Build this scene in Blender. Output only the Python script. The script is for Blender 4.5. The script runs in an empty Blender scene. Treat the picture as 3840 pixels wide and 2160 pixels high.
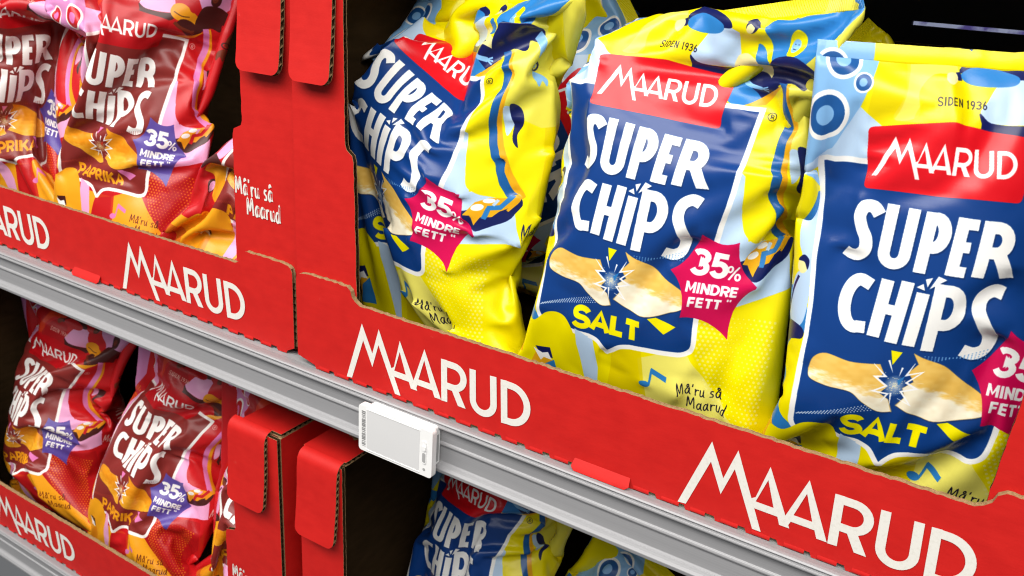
import bpy, math, random, time
import numpy as np
from mathutils import Matrix, Vector
from mathutils.geometry import tessellate_polygon
T0=time.time()
# ---------------------------------------------------------------- camera
sc=bpy.context.scene; COL=sc.collection
CAM=(0.0,-0.5,1.45)
W=np.array([[0.8500004882839775,0.23940611722958394,-0.46923755279181933],[0.5228606629964707,-0.274940066767608,0.8068610083383106],[0.06415525705577002,-0.931178109020438,-0.3588752321813669]])
FPX=3230.96
cam=bpy.data.cameras.new('camera'); co=bpy.data.objects.new('camera',cam); COL.objects.link(co)
r,d,f=W[:,0],W[:,1],W[:,2]
co.matrix_world=Matrix(((r[0],-d[0],-f[0],CAM[0]),(r[1],-d[1],-f[1],CAM[1]),(r[2],-d[2],-f[2],CAM[2]),(0,0,0,1)))
cam.sensor_width=36; cam.lens=FPX/3840*36; cam.clip_start=.01; cam.clip_end=50
cam.dof.use_dof=True; cam.dof.focus_distance=.62; cam.dof.aperture_fstop=16
sc.camera=co
def pix_ray(px,py):
    v=W@np.array([(px-1920)/FPX,(py-1080)/FPX,1.]); return v/np.linalg.norm(v)
# ---------------------------------------------------------------- light of the shop: dim surroundings and ceiling strip lamps over the aisle
wd=bpy.data.worlds.new('World'); sc.world=wd; wd.use_nodes=True
wd.node_tree.nodes['Background'].inputs[0].default_value=(.95,.97,1,1); wd.node_tree.nodes['Background'].inputs[1].default_value=.16
def strip(name,loc,target,sx,sy,power,col=(1,.97,.93)):
    l=bpy.data.lights.new(name,'AREA'); l.shape='RECTANGLE'; l.size=sx; l.size_y=sy; l.energy=power; l.color=col
    o=bpy.data.objects.new(name,l); COL.objects.link(o); o.location=loc
    o.rotation_euler=(Vector(target)-Vector(loc)).to_track_quat('-Z','Y').to_euler(); return o
strip('ceiling_lamp',(-.5,-1.25,3.10),(-.5,-.1,1.2),5.0,.7,102)
strip('ceiling_lamp',(-.5,-2.1,3.10),(-.5,0,1.2),5.0,.7,62)
sc.view_settings.view_transform='Standard'; sc.view_settings.look='None'; sc.view_settings.exposure=0; sc.view_settings.gamma=1
sc.render.engine='CYCLES'; sc.cycles.use_denoising=True; sc.cycles.max_bounces=6; sc.cycles.filter_width=1.1
# ---------------------------------------------------------------- printed artwork (drawn by code, in centimetres)
def srgb(h):
    return np.array([int(h[i:i+2],16)/255 for i in (0,2,4)],dtype=np.float32)
def curve(pts,n=8,closed=True):
    P=np.array(pts,float); k=len(P); out=[]
    for i in range(k if closed else k-1):
        if closed: p0,p1,p2,p3=P[i-1],P[i],P[(i+1)%k],P[(i+2)%k]
        else: p0,p1,p2,p3=P[max(i-1,0)],P[i],P[i+1],P[min(i+2,k-1)]
        for j in range(n):
            t=j/n
            out.append(.5*((2*p1)+(p2-p0)*t+(2*p0-5*p1+4*p2-p3)*t*t+(3*p1-p0-3*p2+p3)*t**3))
    if not closed: out.append(P[-1])
    return np.array(out)
def arc(cx,cy,rx,ry,a0,a1,n=14):
    t=np.radians(np.linspace(a0,a1,n)); return np.stack([cx+rx*np.cos(t),cy+ry*np.sin(t)],1)
def ell(cx,cy,rx,ry=None,rot=0,n=28):
    ry=rx if ry is None else ry
    p=arc(0,0,rx,ry,0,360,n+1)[:-1]; c,s=np.cos(np.radians(rot)),np.sin(np.radians(rot))
    return np.stack([cx+p[:,0]*c-p[:,1]*s,cy+p[:,0]*s+p[:,1]*c],1)
def stroke(pts,w,miter=4.0):
    """outline polygon of a polyline; w a number or one width per point; butt ends, mitred joints"""
    P=np.array(pts,float); n=len(P); w=np.broadcast_to(np.array(w,float),(n,))/2
    d=P[1:]-P[:-1]; d/=np.maximum(np.hypot(d[:,0],d[:,1])[:,None],1e-9)
    nr=np.stack([-d[:,1],d[:,0]],1); L=[];R=[]
    for i in range(n):
        if i==0: m=nr[0]
        elif i==n-1: m=nr[-1]
        else:
            m=nr[i-1]+nr[i]; q=m@m
            m=m*min(2/max(q,1e-6),miter/max(np.sqrt(q),1e-3)) if q>1e-6 else nr[i]
        L.append(P[i]+m*w[i]); R.append(P[i]-m*w[i])
    return np.array(L+R[::-1])
def seg_discs(pts,w):
    """round-ended hand-drawn line as a list of polygons"""
    P=np.array(pts,float); return [stroke(P,w)]+[ell(x,y,w/2,n=10) for x,y in P]
# wordmark of the maker: millimetres, x right, y up, origin at first foot
def wordmark():
    w=5.6; o=[]
    o.append(np.array([(0,0),(5.7,.6),(17.6,38),(27.3,17.1),(33.4,38.5),(50.9,.6),(56.5,.6),(33.5,52.3),(27.2,29.2),(16.2,52.4)]))
    for x in (54.7,78.7):
        hole=[(x+.2,38.5),(x-4.6,21.2),(x+9.4-.2,21.2)]
        if x<60: out=[(x,48.5),(x+18.3,10.6),(x+12,10.6),(x+11.2,15.8),(x-4.2,15.8),(x-4.5,20)] ; out=[(54.7,48.5),(73,10.6),(66.6,10.6),(64.6,15.8),(49.9,15.8),(46.5,22),(49.3,24)]
        else: out=[(78.7,48.5),(96,10.6),(89.7,10.6),(87.6,15.8),(73,15.8),(71.2,10.6),(66.6,10.6)]
        o.append(np.array(out)); o.append(('hole',np.array([(x+.2,39),(x-4.9,21),(x+6.6,21)])))
    o.append(stroke([(99.2,10.4),(97.3,45.6)],w)); 
    o.append(stroke(np.vstack([[(98,42.8),(106,42.8)],arc(107,33.6,9.0,9.2,90,-90,14),[(99,24.4)]]),w))
    o.append(np.array([(104.4,24.4),(111.2,24.4),(119.2,10.6),(112,10.6)]))
    o.append(stroke(np.vstack([[(123.6,45.5)],arc(134.4,22,9.3,9.6,180,360,18),[(141.8,45.5)]]),w))
    D=np.vstack([[(153.9,10.6),(151.0,45.6)],[(151,42.8),(158,42.8)]])
    o.append(stroke([(153.9,10.4),(151.1,45.6)],w))
    o.append(stroke(np.vstack([[(151.3,42.8),(157,42.8)],arc(158.2,28.1,14,14.7,88,-88,20),[(153.5,13.4)]]),w))
    return o
# stroke letters in a unit cell (x 0..1 by advance, y down 0..1)
def _S(): return np.vstack([arc(.5,.27,.42,.25,-20,-180,10),arc(.5,.27,.42,.23,180,90,6)[1:],arc(.5,.74,.42,.24,-90,0,6)[1:],arc(.5,.74,.42,.24,0,160,10)[1:]])
FONT={
'A':(1.0,[[(.05,1),(.5,0.02),(.95,1)],[(.2,.68),(.8,.68)]]),
'L':(.66,[[(.14,0),(.14,.88),(.98,.88)]]),'T':(.82,[[(0,.12),(1,.12)],[(.5,.05),(.5,1)]]),
'S':(.92,[_S()]),
'I':(.36,[[(.5,0),(.5,1)]]),'E':(.8,[[(.12,0),(.12,1)],[(.1,.1),(.92,.1)],[(.1,.5),(.85,.5)],[(.1,.9),(.92,.9)]]),
'F':(.78,[[(.12,0),(.12,1)],[(.1,.1),(.92,.1)],[(.1,.52),(.85,.52)]]),
'D':(.95,[[(.12,0),(.12,1)],np.vstack([[(.12,.1),(.4,.1)],arc(.45,.5,.43,.4,-90,90,14),[(.12,.9)]])]),
'N':(.95,[[(.12,1),(.12,0)],[(.12,.03),(.88,.97)],[(.88,1),(.88,0)]]),
'M':(1.1,[[(.1,1),(.1,0)],[(.1,.05),(.5,.75),(.9,.05)],[(.9,0),(.9,1)]]),
'R':(.92,[[(.12,0),(.12,1)],np.vstack([[(.12,.1),(.5,.1)],arc(.55,.33,.33,.23,-90,90,10),[(.12,.56)]]),[(.5,.56),(.88,1)]]),
'P':(.88,[[(.12,0),(.12,1)],np.vstack([[(.12,.1),(.5,.1)],arc(.55,.34,.34,.24,-90,90,10),[(.12,.58)]])]),
'K':(.95,[[(.12,0),(.12,1)],[(.9,0),(.2,.58)],[(.42,.42),(.92,1)]]),
'1':(.5,[[(.1,.2),(.55,.05),(.55,1)]]),
'9':(.8,[ell(.5,.3,.36,.24,n=18),[(.86,.3),(.82,.6),(.45,1)]]),'6':(.8,[ell(.5,.7,.36,.24,n=18),[(.14,.7),(.18,.4),(.55,0)]]),
'3':(.9,[np.vstack([arc(.45,.28,.4,.2,-160,90,12),arc(.45,.7,.43,.22,-90,160,12)])]),
'5':(.9,[np.vstack([[(.88,.09),(.2,.09),(.17,.46)],arc(.46,.67,.4,.25,-120,160,16)])]),
'%':(1.05,[ell(.22,.25,.15,.2,n=16),ell(.78,.75,.15,.2,n=16),[(.78,.02),(.22,.98)]]),
'*':(.4,[[(.1,.05),(.9,.35)],[(.9,.05),(.1,.35)],[(.5,-.05),(.5,.45)]]),' ':(.45,[]),
}
def text(s,x,y,h,wt,wide=.8,gap=.12,slant=0.0):
    """polygons of a line of block letters; y is the top"""
    out=[]; cx=x
    for ch in s:
        adv,st=FONT[ch]; cw=adv*h*wide
        for p in st:
            P=np.array(p,float); closed=len(P)>12 and np.allclose(P[0],P[-1],atol=.2) and ch in '96%'
            q=np.stack([cx+P[:,0]*cw+slant*(1-P[:,1])*h,y+P[:,1]*h],1)
            if closed or (ch in '96%' and len(P)>12): q=np.vstack([q,q[:2]])
            out.append(stroke(q,wt*h,miter=1.05 if ch in 'AMK' else 2.2))
        cx+=cw+gap*h
    return out,cx-gap*h
def centred(s,xc,y,h,wt,**k):
    _,e=text(s,0,0,h,wt,**k); return text(s,xc-e/2,y,h,wt,**k)[0]
# handwriting
HAND={
'M':(1.0,[[(.08,1),(.15,.02),(.42,.75),(.72,.0),(.86,1)]]),
'a':(.62,[[(.75,.45),(.4,.4),(.12,.7),(.3,.98),(.6,.85),(.78,.42),(.76,.8),(.95,1)]]),
'r':(.5,[[(.2,.42),(.3,1)],[(.27,.65),(.5,.45),(.9,.45)]]),
'u':(.6,[[(.12,.42),(.15,.85),(.35,.98),(.65,.85),(.75,.42),(.78,.85),(.95,1)]]),
's':(.5,[[(.8,.45),(.4,.42),(.25,.6),(.7,.75),(.7,.95),(.15,.97)]]),
'd':(.62,[[(.72,.5),(.35,.45),(.1,.72),(.3,.98),(.6,.88),(.82,.0),(.8,.8),(.95,1)]]),
"'":(.25,[[(.5,.02),(.35,.22)]]),' ':(.4,[]),
}
HAND['o']=(.62,HAND['a'][1]+[ell(.5,.16,.16,.12,n=10).tolist()+[ell(.5,.16,.16,.12,n=10)[0].tolist()]])
def hand(s,x,y,h,wt,wide=.8):
    out=[]; cx=x
    for ch in s:
        adv,st=HAND[ch]; cw=adv*h*wide
        for p in st:
            P=np.array(p,float)
            if len(P)>3 and len(P)<10: P=curve(P,5,False)
            out+=seg_discs(np.stack([cx+P[:,0]*cw,y+P[:,1]*h],1),wt*h)
        cx+=cw+.06*h
    return out
class Canvas:
    def __init__(s,w,h,ppc,u0,v0=0,ss=2):
        s.k=ppc*ss; s.ss=ss; s.u0=u0; s.v0=v0; s.W=int(w*ppc)*ss; s.H=int(h*ppc)*ss
        s.a=np.zeros((s.H,s.W,3),np.float32)
    def mask(s,polys):
        """union of polygons as (slice, mask); a ('hole', poly) entry is cut out"""
        polys=[p if isinstance(p,tuple) else ('fill',p) for p in (polys if isinstance(polys,list) else [polys])]
        Q=[(t,np.stack([(np.asarray(p)[:,0]-s.u0)*s.k,(np.asarray(p)[:,1]-s.v0)*s.k],1)) for t,p in polys]
        al=np.vstack([q for _,q in Q]); x0,y0=np.floor(al.min(0)).astype(int)-1; x1,y1=np.ceil(al.max(0)).astype(int)+2
        x0=max(x0,0);y0=max(y0,0);x1=min(x1,s.W);y1=min(y1,s.H)
        if x1<=x0 or y1<=y0: return None
        M=np.zeros((y1-y0,x1-x0),bool)
        for t,q in Q:
            f=np.zeros((y1-y0,x1-x0+1),np.int16); A=q; B=np.roll(q,-1,0)
            for (ax,ay),(bx,by) in zip(A,B):
                if ay==by: continue
                sg=1
                if ay>by: ax,ay,bx,by=bx,by,ax,ay; sg=-1
                r=np.arange(max(int(np.ceil(ay-.5)),y0),min(int(np.ceil(by-.5)),y1))
                if len(r)==0: continue
                xx=ax+(r+.5-ay)*(bx-ax)/(by-ay)
                c=np.clip(np.ceil(xx-.5).astype(int)-x0,0,x1-x0)
                f[r-y0,c]+=sg
            m=np.cumsum(f[:,:-1],1)!=0
            if t=='hole': M&=~m
            else: M|=m
        return (slice(y0,y1),slice(x0,x1)),M
    def fill(s,polys,col,alpha=1.0,clip=None):
        r=s.mask(polys)
        if r is None: return
        sl,M=r
        if clip is not None: M=M&clip[sl]
        c=srgb(col) if isinstance(col,str) else col
        reg=s.a[sl]
        if callable(c):
            yy,xx=np.mgrid[sl[0],sl[1]]; c=c(xx/s.k+s.u0,yy/s.k+s.v0)[M]
            reg[M]=reg[M]*(1-alpha)+c*alpha
        else: reg[M]=reg[M]*(1-alpha)+c*alpha
    def full(s,polys):
        m=np.zeros((s.H,s.W),bool); r=s.mask(polys)
        if r: m[r[0]]=r[1]
        return m
    def done(s):
        q=s.ss; a=s.a.reshape(s.H//q,q,s.W//q,q,3).mean((1,3)); return a
def vnoise(x,y,seed):
    """smooth value noise"""
    rng=np.random.RandomState(seed); g=rng.rand(64,64).astype(np.float32)
    xi=np.floor(x).astype(int);yi=np.floor(y).astype(int);fx=x-xi;fy=y-yi;fx=fx*fx*(3-2*fx);fy=fy*fy*(3-2*fy)
    G=lambda a,b:g[b%64,a%64]
    return (G(xi,yi)*(1-fx)+G(xi+1,yi)*fx)*(1-fy)+(G(xi,yi+1)*(1-fx)+G(xi+1,yi+1)*fx)*fy
SALT=dict(bg='F2E200',bg2='E3CB00',bg3='EFE66A',low='F2E200',lb='BCD6F0',mb='7FB2E2',bl='2C7CC2',nv='131C56',fr='103C80',box='DB1420',star='CF0B50',
  fl='F7EA00',word='SALT',ora='EBAA18',white='F8F7F3',pants='F2E200',stripe='1B5C9E',spkbg='86B8E6',ring='1F5697',dots='F2EC8C',hump='F2E200',lp='2C7CC2',chipa='F0C25E',chipb='FAF0D4',wedge='F7EA00',txt='14122A',skin='F1E7A0',tri='2C7CC2',armc='86BCEB',beam='F2E200',reg='131C56')
PAPR=dict(bg='C8191E',bg2='A0151A',bg3='F0A01E',low='F0A01E',lb='EFA9D2',mb='DE77B4',bl='C41A20',nv='4A1F1C',fr='852A26',box='BE0F18',star='5B489B',
  fl='F2A01A',word='PAPRIKA',ora='EE9C1A',white='F8F4F0',pants='C8181D',stripe='E383C0',spkbg='D88CC0',ring='C41A20',dots='EF8A1C',hump='F4A51F',lp='E88A18',chipa='E38E12',chipb='F0A829',wedge='E77FBC',txt='F6D9D0',skin='7A3420',tri='D99AC6',armc='7A3420',beam='B3151A',reg='F0C8C0')
def super_chips(c):
    o=[]; w=.72
    o.append(stroke(curve([(-2.92,10.1),(-3.3,9.68),(-3.8,9.75),(-4.02,10.3),(-3.82,11.0),(-3.5,11.6),(-3.45,12.25),(-3.8,12.68),(-4.2,12.72),(-4.55,12.55)],6,False),.74))
    o.append(stroke(np.vstack([[(-2.26,9.38)],[(-2.38,12.2)],arc(-1.81,12.25,.57,.62,180,0,12),[(-1.1,9.5)]]),.66))
    o.append(stroke([(-.12,9.58),(-.32,13.2)],.68)); o.append(stroke(np.vstack([[(-.12,9.93),(.12,9.93)],arc(.15,10.78,.54,.86,-88,88,12),[(-.28,11.63)]]),.7))
    o.append(stroke([(1.6,9.72),(1.38,13.15)],.68))
    for a,b in (((1.35,10.04),(2.42,10.08)),((1.3,11.4),(2.15,11.42)),((1.15,12.83),(2.12,12.88))): o.append(stroke([a,b],.64))
    o.append(stroke([(3.02,9.78),(2.82,13.1)],.7)); o.append(stroke(np.vstack([[(2.98,10.12),(3.4,10.12)],arc(3.5,10.85,.6,.73,-88,88,12),[(2.9,11.58)]]),.7))
    o.append(np.array([(3.25,11.5),(4.0,11.3),(4.9,13.05),(4.1,13.1)]))
    o.append(stroke(np.vstack([[(-2.72,14.36)],arc(-3.32,15.6,.74,1.46,-75,-285,22),[(-2.66,16.98)]]),.74))
    for a,b in (((-1.87,13.86),(-2.14,17.45)),((-.77,13.8),(-1.1,17.68)),((.14,14.36),(-.1,17.75)),((1.06,13.7),(.99,17.98))): o.append(stroke([a,b],w))
    o.append(stroke([(-1.9,15.62),(-1.0,15.68)],.64))
    o.append(stroke(np.vstack([[(1.0,14.08),(1.5,14.08)],arc(1.6,15.15,.72,1.07,-88,88,12),[(1.0,16.22)]]),.74))
    o.append(stroke(curve([(4.62,14.02),(4.05,13.88),(3.5,14.3),(3.38,15.1),(3.8,16.0),(4.3,16.9),(4.2,17.72),(3.6,18.02),(2.95,17.82)],6,False),.76))
    o+=[np.array([(.13,13.52),(.5,13.38),(.3,13.98)]),np.array([(.42,14.08),(.78,13.25),(1.27,13.42)]),np.array([(-.28,14.05),(.06,13.8),(.2,14.2)])]
    return o
def rpoly(pts,r,n=5):
    P=np.array(pts,float);k=len(P);o=[]
    for i in range(k):
        a,b,c=P[i-1],P[i],P[(i+1)%k];d1=(a-b)/np.hypot(*(a-b));d2=(c-b)/np.hypot(*(c-b))
        s,e=b+d1*r,b+d2*r
        for t in np.linspace(0,1,n): o.append((1-t)**2*s+2*t*(1-t)*b+t*t*e)
    return np.array(o)
def star_poly():
    tips=[(3.8,19.0),(5.3,16.1),(7.7,16.3),(9.35,19.4),(8.3,23.5),(5.05,22.3)]; c=np.array([6.45,19.5]); out=[]
    for i in range(6):
        a=np.array(tips[i]);b=np.array(tips[(i+1)%6]);m=(a+b)/2;m=m+(c-m)*.30
        for t in np.linspace(0,1,8)[:-1]: out.append((1-t)**2*a+2*t*(1-t)*(m)+t*t*b)
    return np.array(out)
def frame_path():
    left=[(-6.0,23.9),(-6.05,20),(-6.2,16),(-6.6,11.5),(-7.1,7.05)]
    right=[(7.1,7.05),(6.6,11.5),(6.3,16),(6.1,20),(6.05,23.9)]
    bot=np.vstack([arc(4.95,24.1,1.1,1.1,0,90,8),[(2.6,25.2),(1.6,25.25)],curve([(1.6,25.25),(.75,25.6),(0,26.5),(-.75,25.6),(-1.6,25.25)],6,False)[1:-1],[(-1.6,25.25),(-2.6,25.2)],arc(-4.9,24.1,1.1,1.1,90,180,8)])
    b1=curve([(1.6,25.25),(.8,25.55),(0,26.45)],6,False); b2=b1[::-1]*[-1,1]
    bot=np.vstack([arc(4.95,24.1,1.1,1.1,0,90,8),[(2.6,25.2)],b1,b2[1:],[(-2.6,25.2)],arc(-4.9,24.1,1.1,1.1,90,180,8)])
    return np.vstack([left,right,bot])
def art(p,salt):
    cv=Canvas(44,36,36,-22,-2); F=cv.fill
    cv.a[:]=srgb(p['bg'])
    # back of the bag
    F([np.array([(-24,-2),(-13,-2),(-13,34),(-24,34)]),np.array([(15,-2),(24,-2),(24,34),(15,34)])],p['bg'])
    F([np.array([(12.5,7),(24,8),(24,21),(13.5,20)])],p['bg2'],.6)
    for k in range(26): F(np.array([(16,8+k*.5),(16+2.5+1.6*((k*37)%10)/10,8+k*.5),(18.5+1.6*((k*37)%10)/10,8.2+k*.5),(16,8.2+k*.5)]),p['reg'])
    F(hand('Maarud',12.2,18.3,1.0,.1),p['reg'])
    # tints of the ground colour
    F(curve([(-2.4,-2.5),(-1.5,-2.5),(.3,1.3),(-1.2,1.7),(-2,2.8),(-1.9,4.2),(-3.2,4.4),(-2.7,2.6)],5),p['bg3'] if salt else 'D8401C',.85)
    F(curve([(-4.2,-2.5),(-2.3,-2.5),(-2.6,2.5),(-3.3,4.6),(-4.6,4.5),(-4.3,1)],5),p['bg2'],.55)
    F(curve([(-1.8,3.4),(-.8,1.9),(1,1.8),(2,4.6),(-1.8,4.8)],5),p['bg2'],.5)
    F(np.array([(-11,26),(11,26),(11,35),(-11,35)]),p['low'])
    F(np.array([(-24,27.5),(-8,27.5),(-8,34),(-24,34)]),p['bg2'],.4)
    F(np.array([(2.2,26),(5.2,24.6),(11,31),(14,35),(3.6,35)]),p['bg3'])
    F(np.array([(5.0,24.6),(6,22),(11.5,20.5),(13,24),(11.5,31)]),p['beam'])
    F(np.array([(0.6,25),(2.4,25),(3.6,35),(-1.2,35)]),p['bg2'] if salt else 'C2181C',.8)
    for i in range(30):
        for j in range(30):
            x=5.6+i*.36+(j%2)*.18;y=22+j*.3; t=(y-22)/9
            if x>6.3+max(0,(t-.35))*4 and x<11.4 and y<29.5+((i*7)%3)*.3: F(ell(x,y,.075+.03*np.sin(i*.5),n=8),p['dots'],.75)
    if not salt:
        F(np.array([(-11,8),(-6.2,8),(-6,14.5),(-11,14.5)]),'D2311C')
        for i in range(16):
            for j in range(20): F(ell(-11+i*.32+(j%2)*.16,8+j*.3,.085,n=8),'EE8A20',.9)
    # loudspeakers, upper left
    F(np.array([(-4.0,.45),(-5.09,3.83),(-6.5,6.5),(-10,9),(-11.5,6),(-11.5,-3),(-6.2,-3)]),p['spkbg'])
    F(np.array([(-5.09,3.83),(-3.7,4.9),(-3.4,5.3),(-3.4,7.2),(-9.5,8),(-6.5,6.4)]),p['lb'])
    for cx,cy,r in ((-6.16,1.05,1.2),(-5.05,2.4,.62),(-7.0,4.3,1.5),(-9.2,1.5,1.1)):
        F(ell(cx,cy,r*.88,r,12),p['white']); F(ell(cx,cy,r*.7,r*.8,12),p['ring']); F(ell(cx-.05*r,cy,r*.35,r*.4,12),p['mb'])
    # striped column of dancers, left edge
    F(np.array([(-11.5,9),(-9.4,9),(-8.2,13),(-7.0,15),(-6.2,17),(-6.0,24.5),(-5,25.5),(-11.5,26)]),p['bl'])
    F(curve([(-7.2,8.5),(-6.6,12),(-6.4,15),(-7.2,14.5),(-7.8,11)],5),p['lb'])
    F(curve([(-9.4,11),(-8.1,12),(-7.2,14),(-8.2,15.5),(-9.6,14)],5),p['hump'])
    F(curve([(-7.4,14.4),(-6.5,15),(-6.5,17.4),(-7.3,18),(-8.2,17.2),(-8,15.4)],6),p['lb'])
    F(ell(-7.2,14.0,.42,.5),p['skin']);F(curve([(-7.6,13.7),(-7.2,13.3),(-6.75,13.6),(-6.8,14.2),(-7.1,13.75)],5),p['nv'])
    F(stroke(curve([(-7.4,14.7),(-7.9,15.8),(-8.3,17.4)],5,False),.2),p['nv'])
    F(curve([(-6.1,18.5),(-7.5,19),(-8.4,20.5),(-7.5,21.3),(-7.3,23),(-6.3,24.4),(-5.9,24)],6),p['hump'])
    F(curve([(-8.2,17.8),(-6.6,17.9),(-6.4,18.6),(-7.6,19),(-8.8,20.2),(-9.2,19)],5),p['nv'])
    F(ell(-7.9,22.3,.55,.65),p['nv']);F(ell(-7.85,22.4,.35,.48),p['lb'])
    # hump, lower left, and shoe
    F(curve([(-9.5,26.5),(-8.2,24.6),(-7.0,25.4),(-6.4,27),(-7.5,28.5),(-9.5,28)],5),p['ora'])
    # light panel right of the frame
    F(np.array([(6.45,11.3),(7.0,11.8),(7.3,14),(8.2,16.2),(10.6,15.6),(11.3,16.9),(12.2,19.6),(10.0,20.6),(5.9,22.1),(6.0,18)]),p['lb'])
    # dancer, top
    F(curve([(2.6,1.9),(1.9,3.1),(1.6,3.7),(2.3,4.2),(4.2,4.2),(5.2,3.8),(5.6,2.2),(4,1.4)],6),p['lb'])
    F(curve([(1.55,3.7),(1.7,4.3),(2.0,5),(4.6,5),(5.5,3.9),(4.2,4.25),(2.3,4.2)],5),p['nv'])
    F(curve([(.35,1.35),(1.3,.35),(2.6,.55),(4,1.0),(4.2,1.5),(2.5,1.6)],6),p['nv']); F(curve([(.4,1.5),(1.2,.95),(2.3,1.0),(3.6,1.4),(3.4,1.95),(2,2.15),(.9,2.0)],6),p['bl'])
    F(np.array([(.1,1.4),(.38,1.3),(.5,1.85),(.15,1.9)]),p['nv']);F(curve([(-.5,1.6),(.1,1.45),(.2,1.85),(-.2,2.3),(-.6,2.05)],4),p['skin'])
    F(ell(.65,-.05,.28,.3),p['ring'])
    # dancers at the right: dark-haired one, blonde one in front of a beam, long trousers with a stripe
    F(np.array([(8.0,-.5),(9.5,-2.5),(16,-2.5),(16,10.5),(12.5,11.0),(9.5,10.0),(8.6,7.5)]),'E8DF4E' if salt else p['bg'])
    F(np.array([(6.5,.7),(9.6,-2.5),(13.6,-2.5),(12.2,0.5),(8.7,4.5),(7.8,3.2)]),p['tri'])
    F(curve([(4.9,1.6),(5.6,.9),(6.5,1.2),(7.1,2.8),(6.6,4.0),(5.2,3.4)],5),p['bg'])
    F(curve([(4.9,3.2),(5.8,2.9),(6.9,3.5),(7.8,4.3),(7.2,4.8),(5.4,4.7),(4.7,4.1)],5),p['skin'] if salt else p['ora'])
    F(curve([(6.2,2.2),(6.9,2.4),(7.5,3.4),(6.6,3.5)],4),p['bl'])
    F(ell(5.75,.95,.42,.55,20),p['nv']); F(ell(5.65,1.15,.28,.38,20),p['skin']); F(curve([(5.3,.75),(5.75,.35),(6.25,.8),(6.0,1.0),(5.65,.85)],4),p['nv'])
    F(stroke(curve([(5.0,3.9),(5.8,4.2),(6.6,4.1)],4,False),.09),p['nv'])
    F(curve([(5.6,4.7),(6.8,4.5),(8.0,5.3),(8.3,6.2),(6.6,6.9),(5.2,6.5)],5),p['nv'])
    F(curve([(4.7,5.2),(5.6,5.3),(6.6,6.1),(7.0,6.7),(5.0,6.9),(4.4,6.2)],5),p['bl'])
    F(stroke(curve([(5.2,5.0),(5.9,5.4),(6.9,5.6)],5,False),.36),p['armc'])
    for q in ((7.35,5.4),(7.45,5.65),(7.3,5.9)): F(stroke([(6.8,5.6),q],.12),p['armc'])
    F(curve([(8.4,1.2),(8.8,.5),(9.4,.9),(9.5,1.9),(9.1,2.4),(8.5,2.2)],5),p['fl'] if salt else p['nv']); F(ell(8.85,1.6,.3,.45,10),p['armc'])
    for q in ((8.75,1.5),(8.98,1.48)): F(ell(q[0],q[1],.04,n=6),p['nv'])
    F(stroke([(8.7,1.8),(8.95,1.82)],.05),p['nv'])
    F(curve([(7.7,2.9),(8.6,2.4),(9.6,2.4),(10.6,2.8),(11.3,3.5),(11.1,4.2),(10.2,4.1),(10.1,4.9),(9.0,4.7),(8.0,5.4),(7.5,6.0),(7.3,4.6)],4),p['nv'])
    F(stroke(curve([(10.8,3.7),(11.6,4.6),(12.0,5.6),(12.1,6.3)],5,False),np.linspace(.72,.42,16)),p['armc'])
    F([ell(12.1,6.2,.52,.36),('hole',ell(12.1,6.2,.36,.22))],p['nv']); F(curve([(11.9,6.6),(12.4,6.7),(12.9,7.3),(12.7,8.0),(12.4,7.5),(12.0,7.9),(11.8,7.3)],4),p['armc'])
    F(curve([(5.6,7.2),(7.7,5.9),(8.6,5.0),(9.0,7.5),(8.7,10.5),(9.3,13.4),(11.1,16.3),(9.6,16.4),(8.4,16.2),(7.6,15.2),(7.25,13),(7.0,10.5),(7.1,8.6)],6),p['pants'])
    F(np.array([(5.0,7.3),(7.3,6.0),(8.4,5.2),(7.2,6.7)]),p['ora'])
    F(stroke(curve([(8.75,4.9),(9.35,7.0),(9.15,9.2),(9.2,11.4),(10.1,13.9),(11.8,16.4)],6,False),.62),p['ora'])
    F(stroke(curve([(8.5,4.9),(9.05,7.1),(8.8,9.3),(8.8,11.5),(9.65,14.1),(11.3,16.7)],6,False),.62),p['stripe'])
    F(curve([(9.4,9.6),(10.1,9.6),(10.4,10.6),(9.9,11.8)],5),p['lb']); F(curve([(9.9,9.3),(10.8,9.6),(11.1,10.6),(10.7,11.7),(10.9,12.6),(10.4,12.1),(10.3,11.0)],5),p['nv'])
    # shoe
    F(curve([(8.05,17.7),(8.3,18.7),(9.3,19.1),(10.4,18.5),(11.3,17.9),(11.7,16.8),(11.2,16.4),(10.2,17.4)],5),p['nv'])
    F(np.array([(8.2,17.9),(8.7,17.0),(9.6,16.5),(10.8,16.4),(11.4,16.2),(11.3,17.0),(10.4,17.5),(10.0,18.0),(9.3,18.1),(9.0,18.8),(8.6,18.0)]),p['ora'])
    F(ell(8.95,17.35,.42,.26,-15),p['white']); F(ell(9.6,16.75,.42,.2,-12),p['white'])
    F(stroke([(11.0,16.3),(10.4,17.2),(9.7,17.3),(9.5,18.2)],.34),p['bl']); F(stroke([(10.2,16.6),(9.9,17.1)],.22),p['lb']);F(stroke([(11.6,16.3),(10.9,17.4)],.22),p['ora'])
    # frame
    fp=frame_path(); F(fp,p['fr']); 
    # hump over the lower left of the frame, light strip
    F([np.array([a,b])[[0,1,1]] if False else stroke([a,b],.36) for a,b in zip(fp,np.roll(fp,-1,0)) if np.hypot(*(a-b))>1e-6]+[ell(x,y,.18,n=12) for x,y in fp if abs(y-7.05)>.01]+[np.array([(sx*7.1-.18*sx*-1,6.87),(sx*7.1-.3*sx,6.87),(sx*7.1-.3*sx,7.23),(sx*7.1+.14*sx,7.23)]) for sx in (-1,1)],p['white'])
    F(np.array([(-2.7,24.9),(-1.8,25.3),(-1.3,25.35),(-.9,28),(-1.5,35),(-2.2,35)]),p['lb'])
    F([stroke([a,b],.36) for a,b in zip(fp[10:-10],fp[11:-9])],p['white'])
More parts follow.
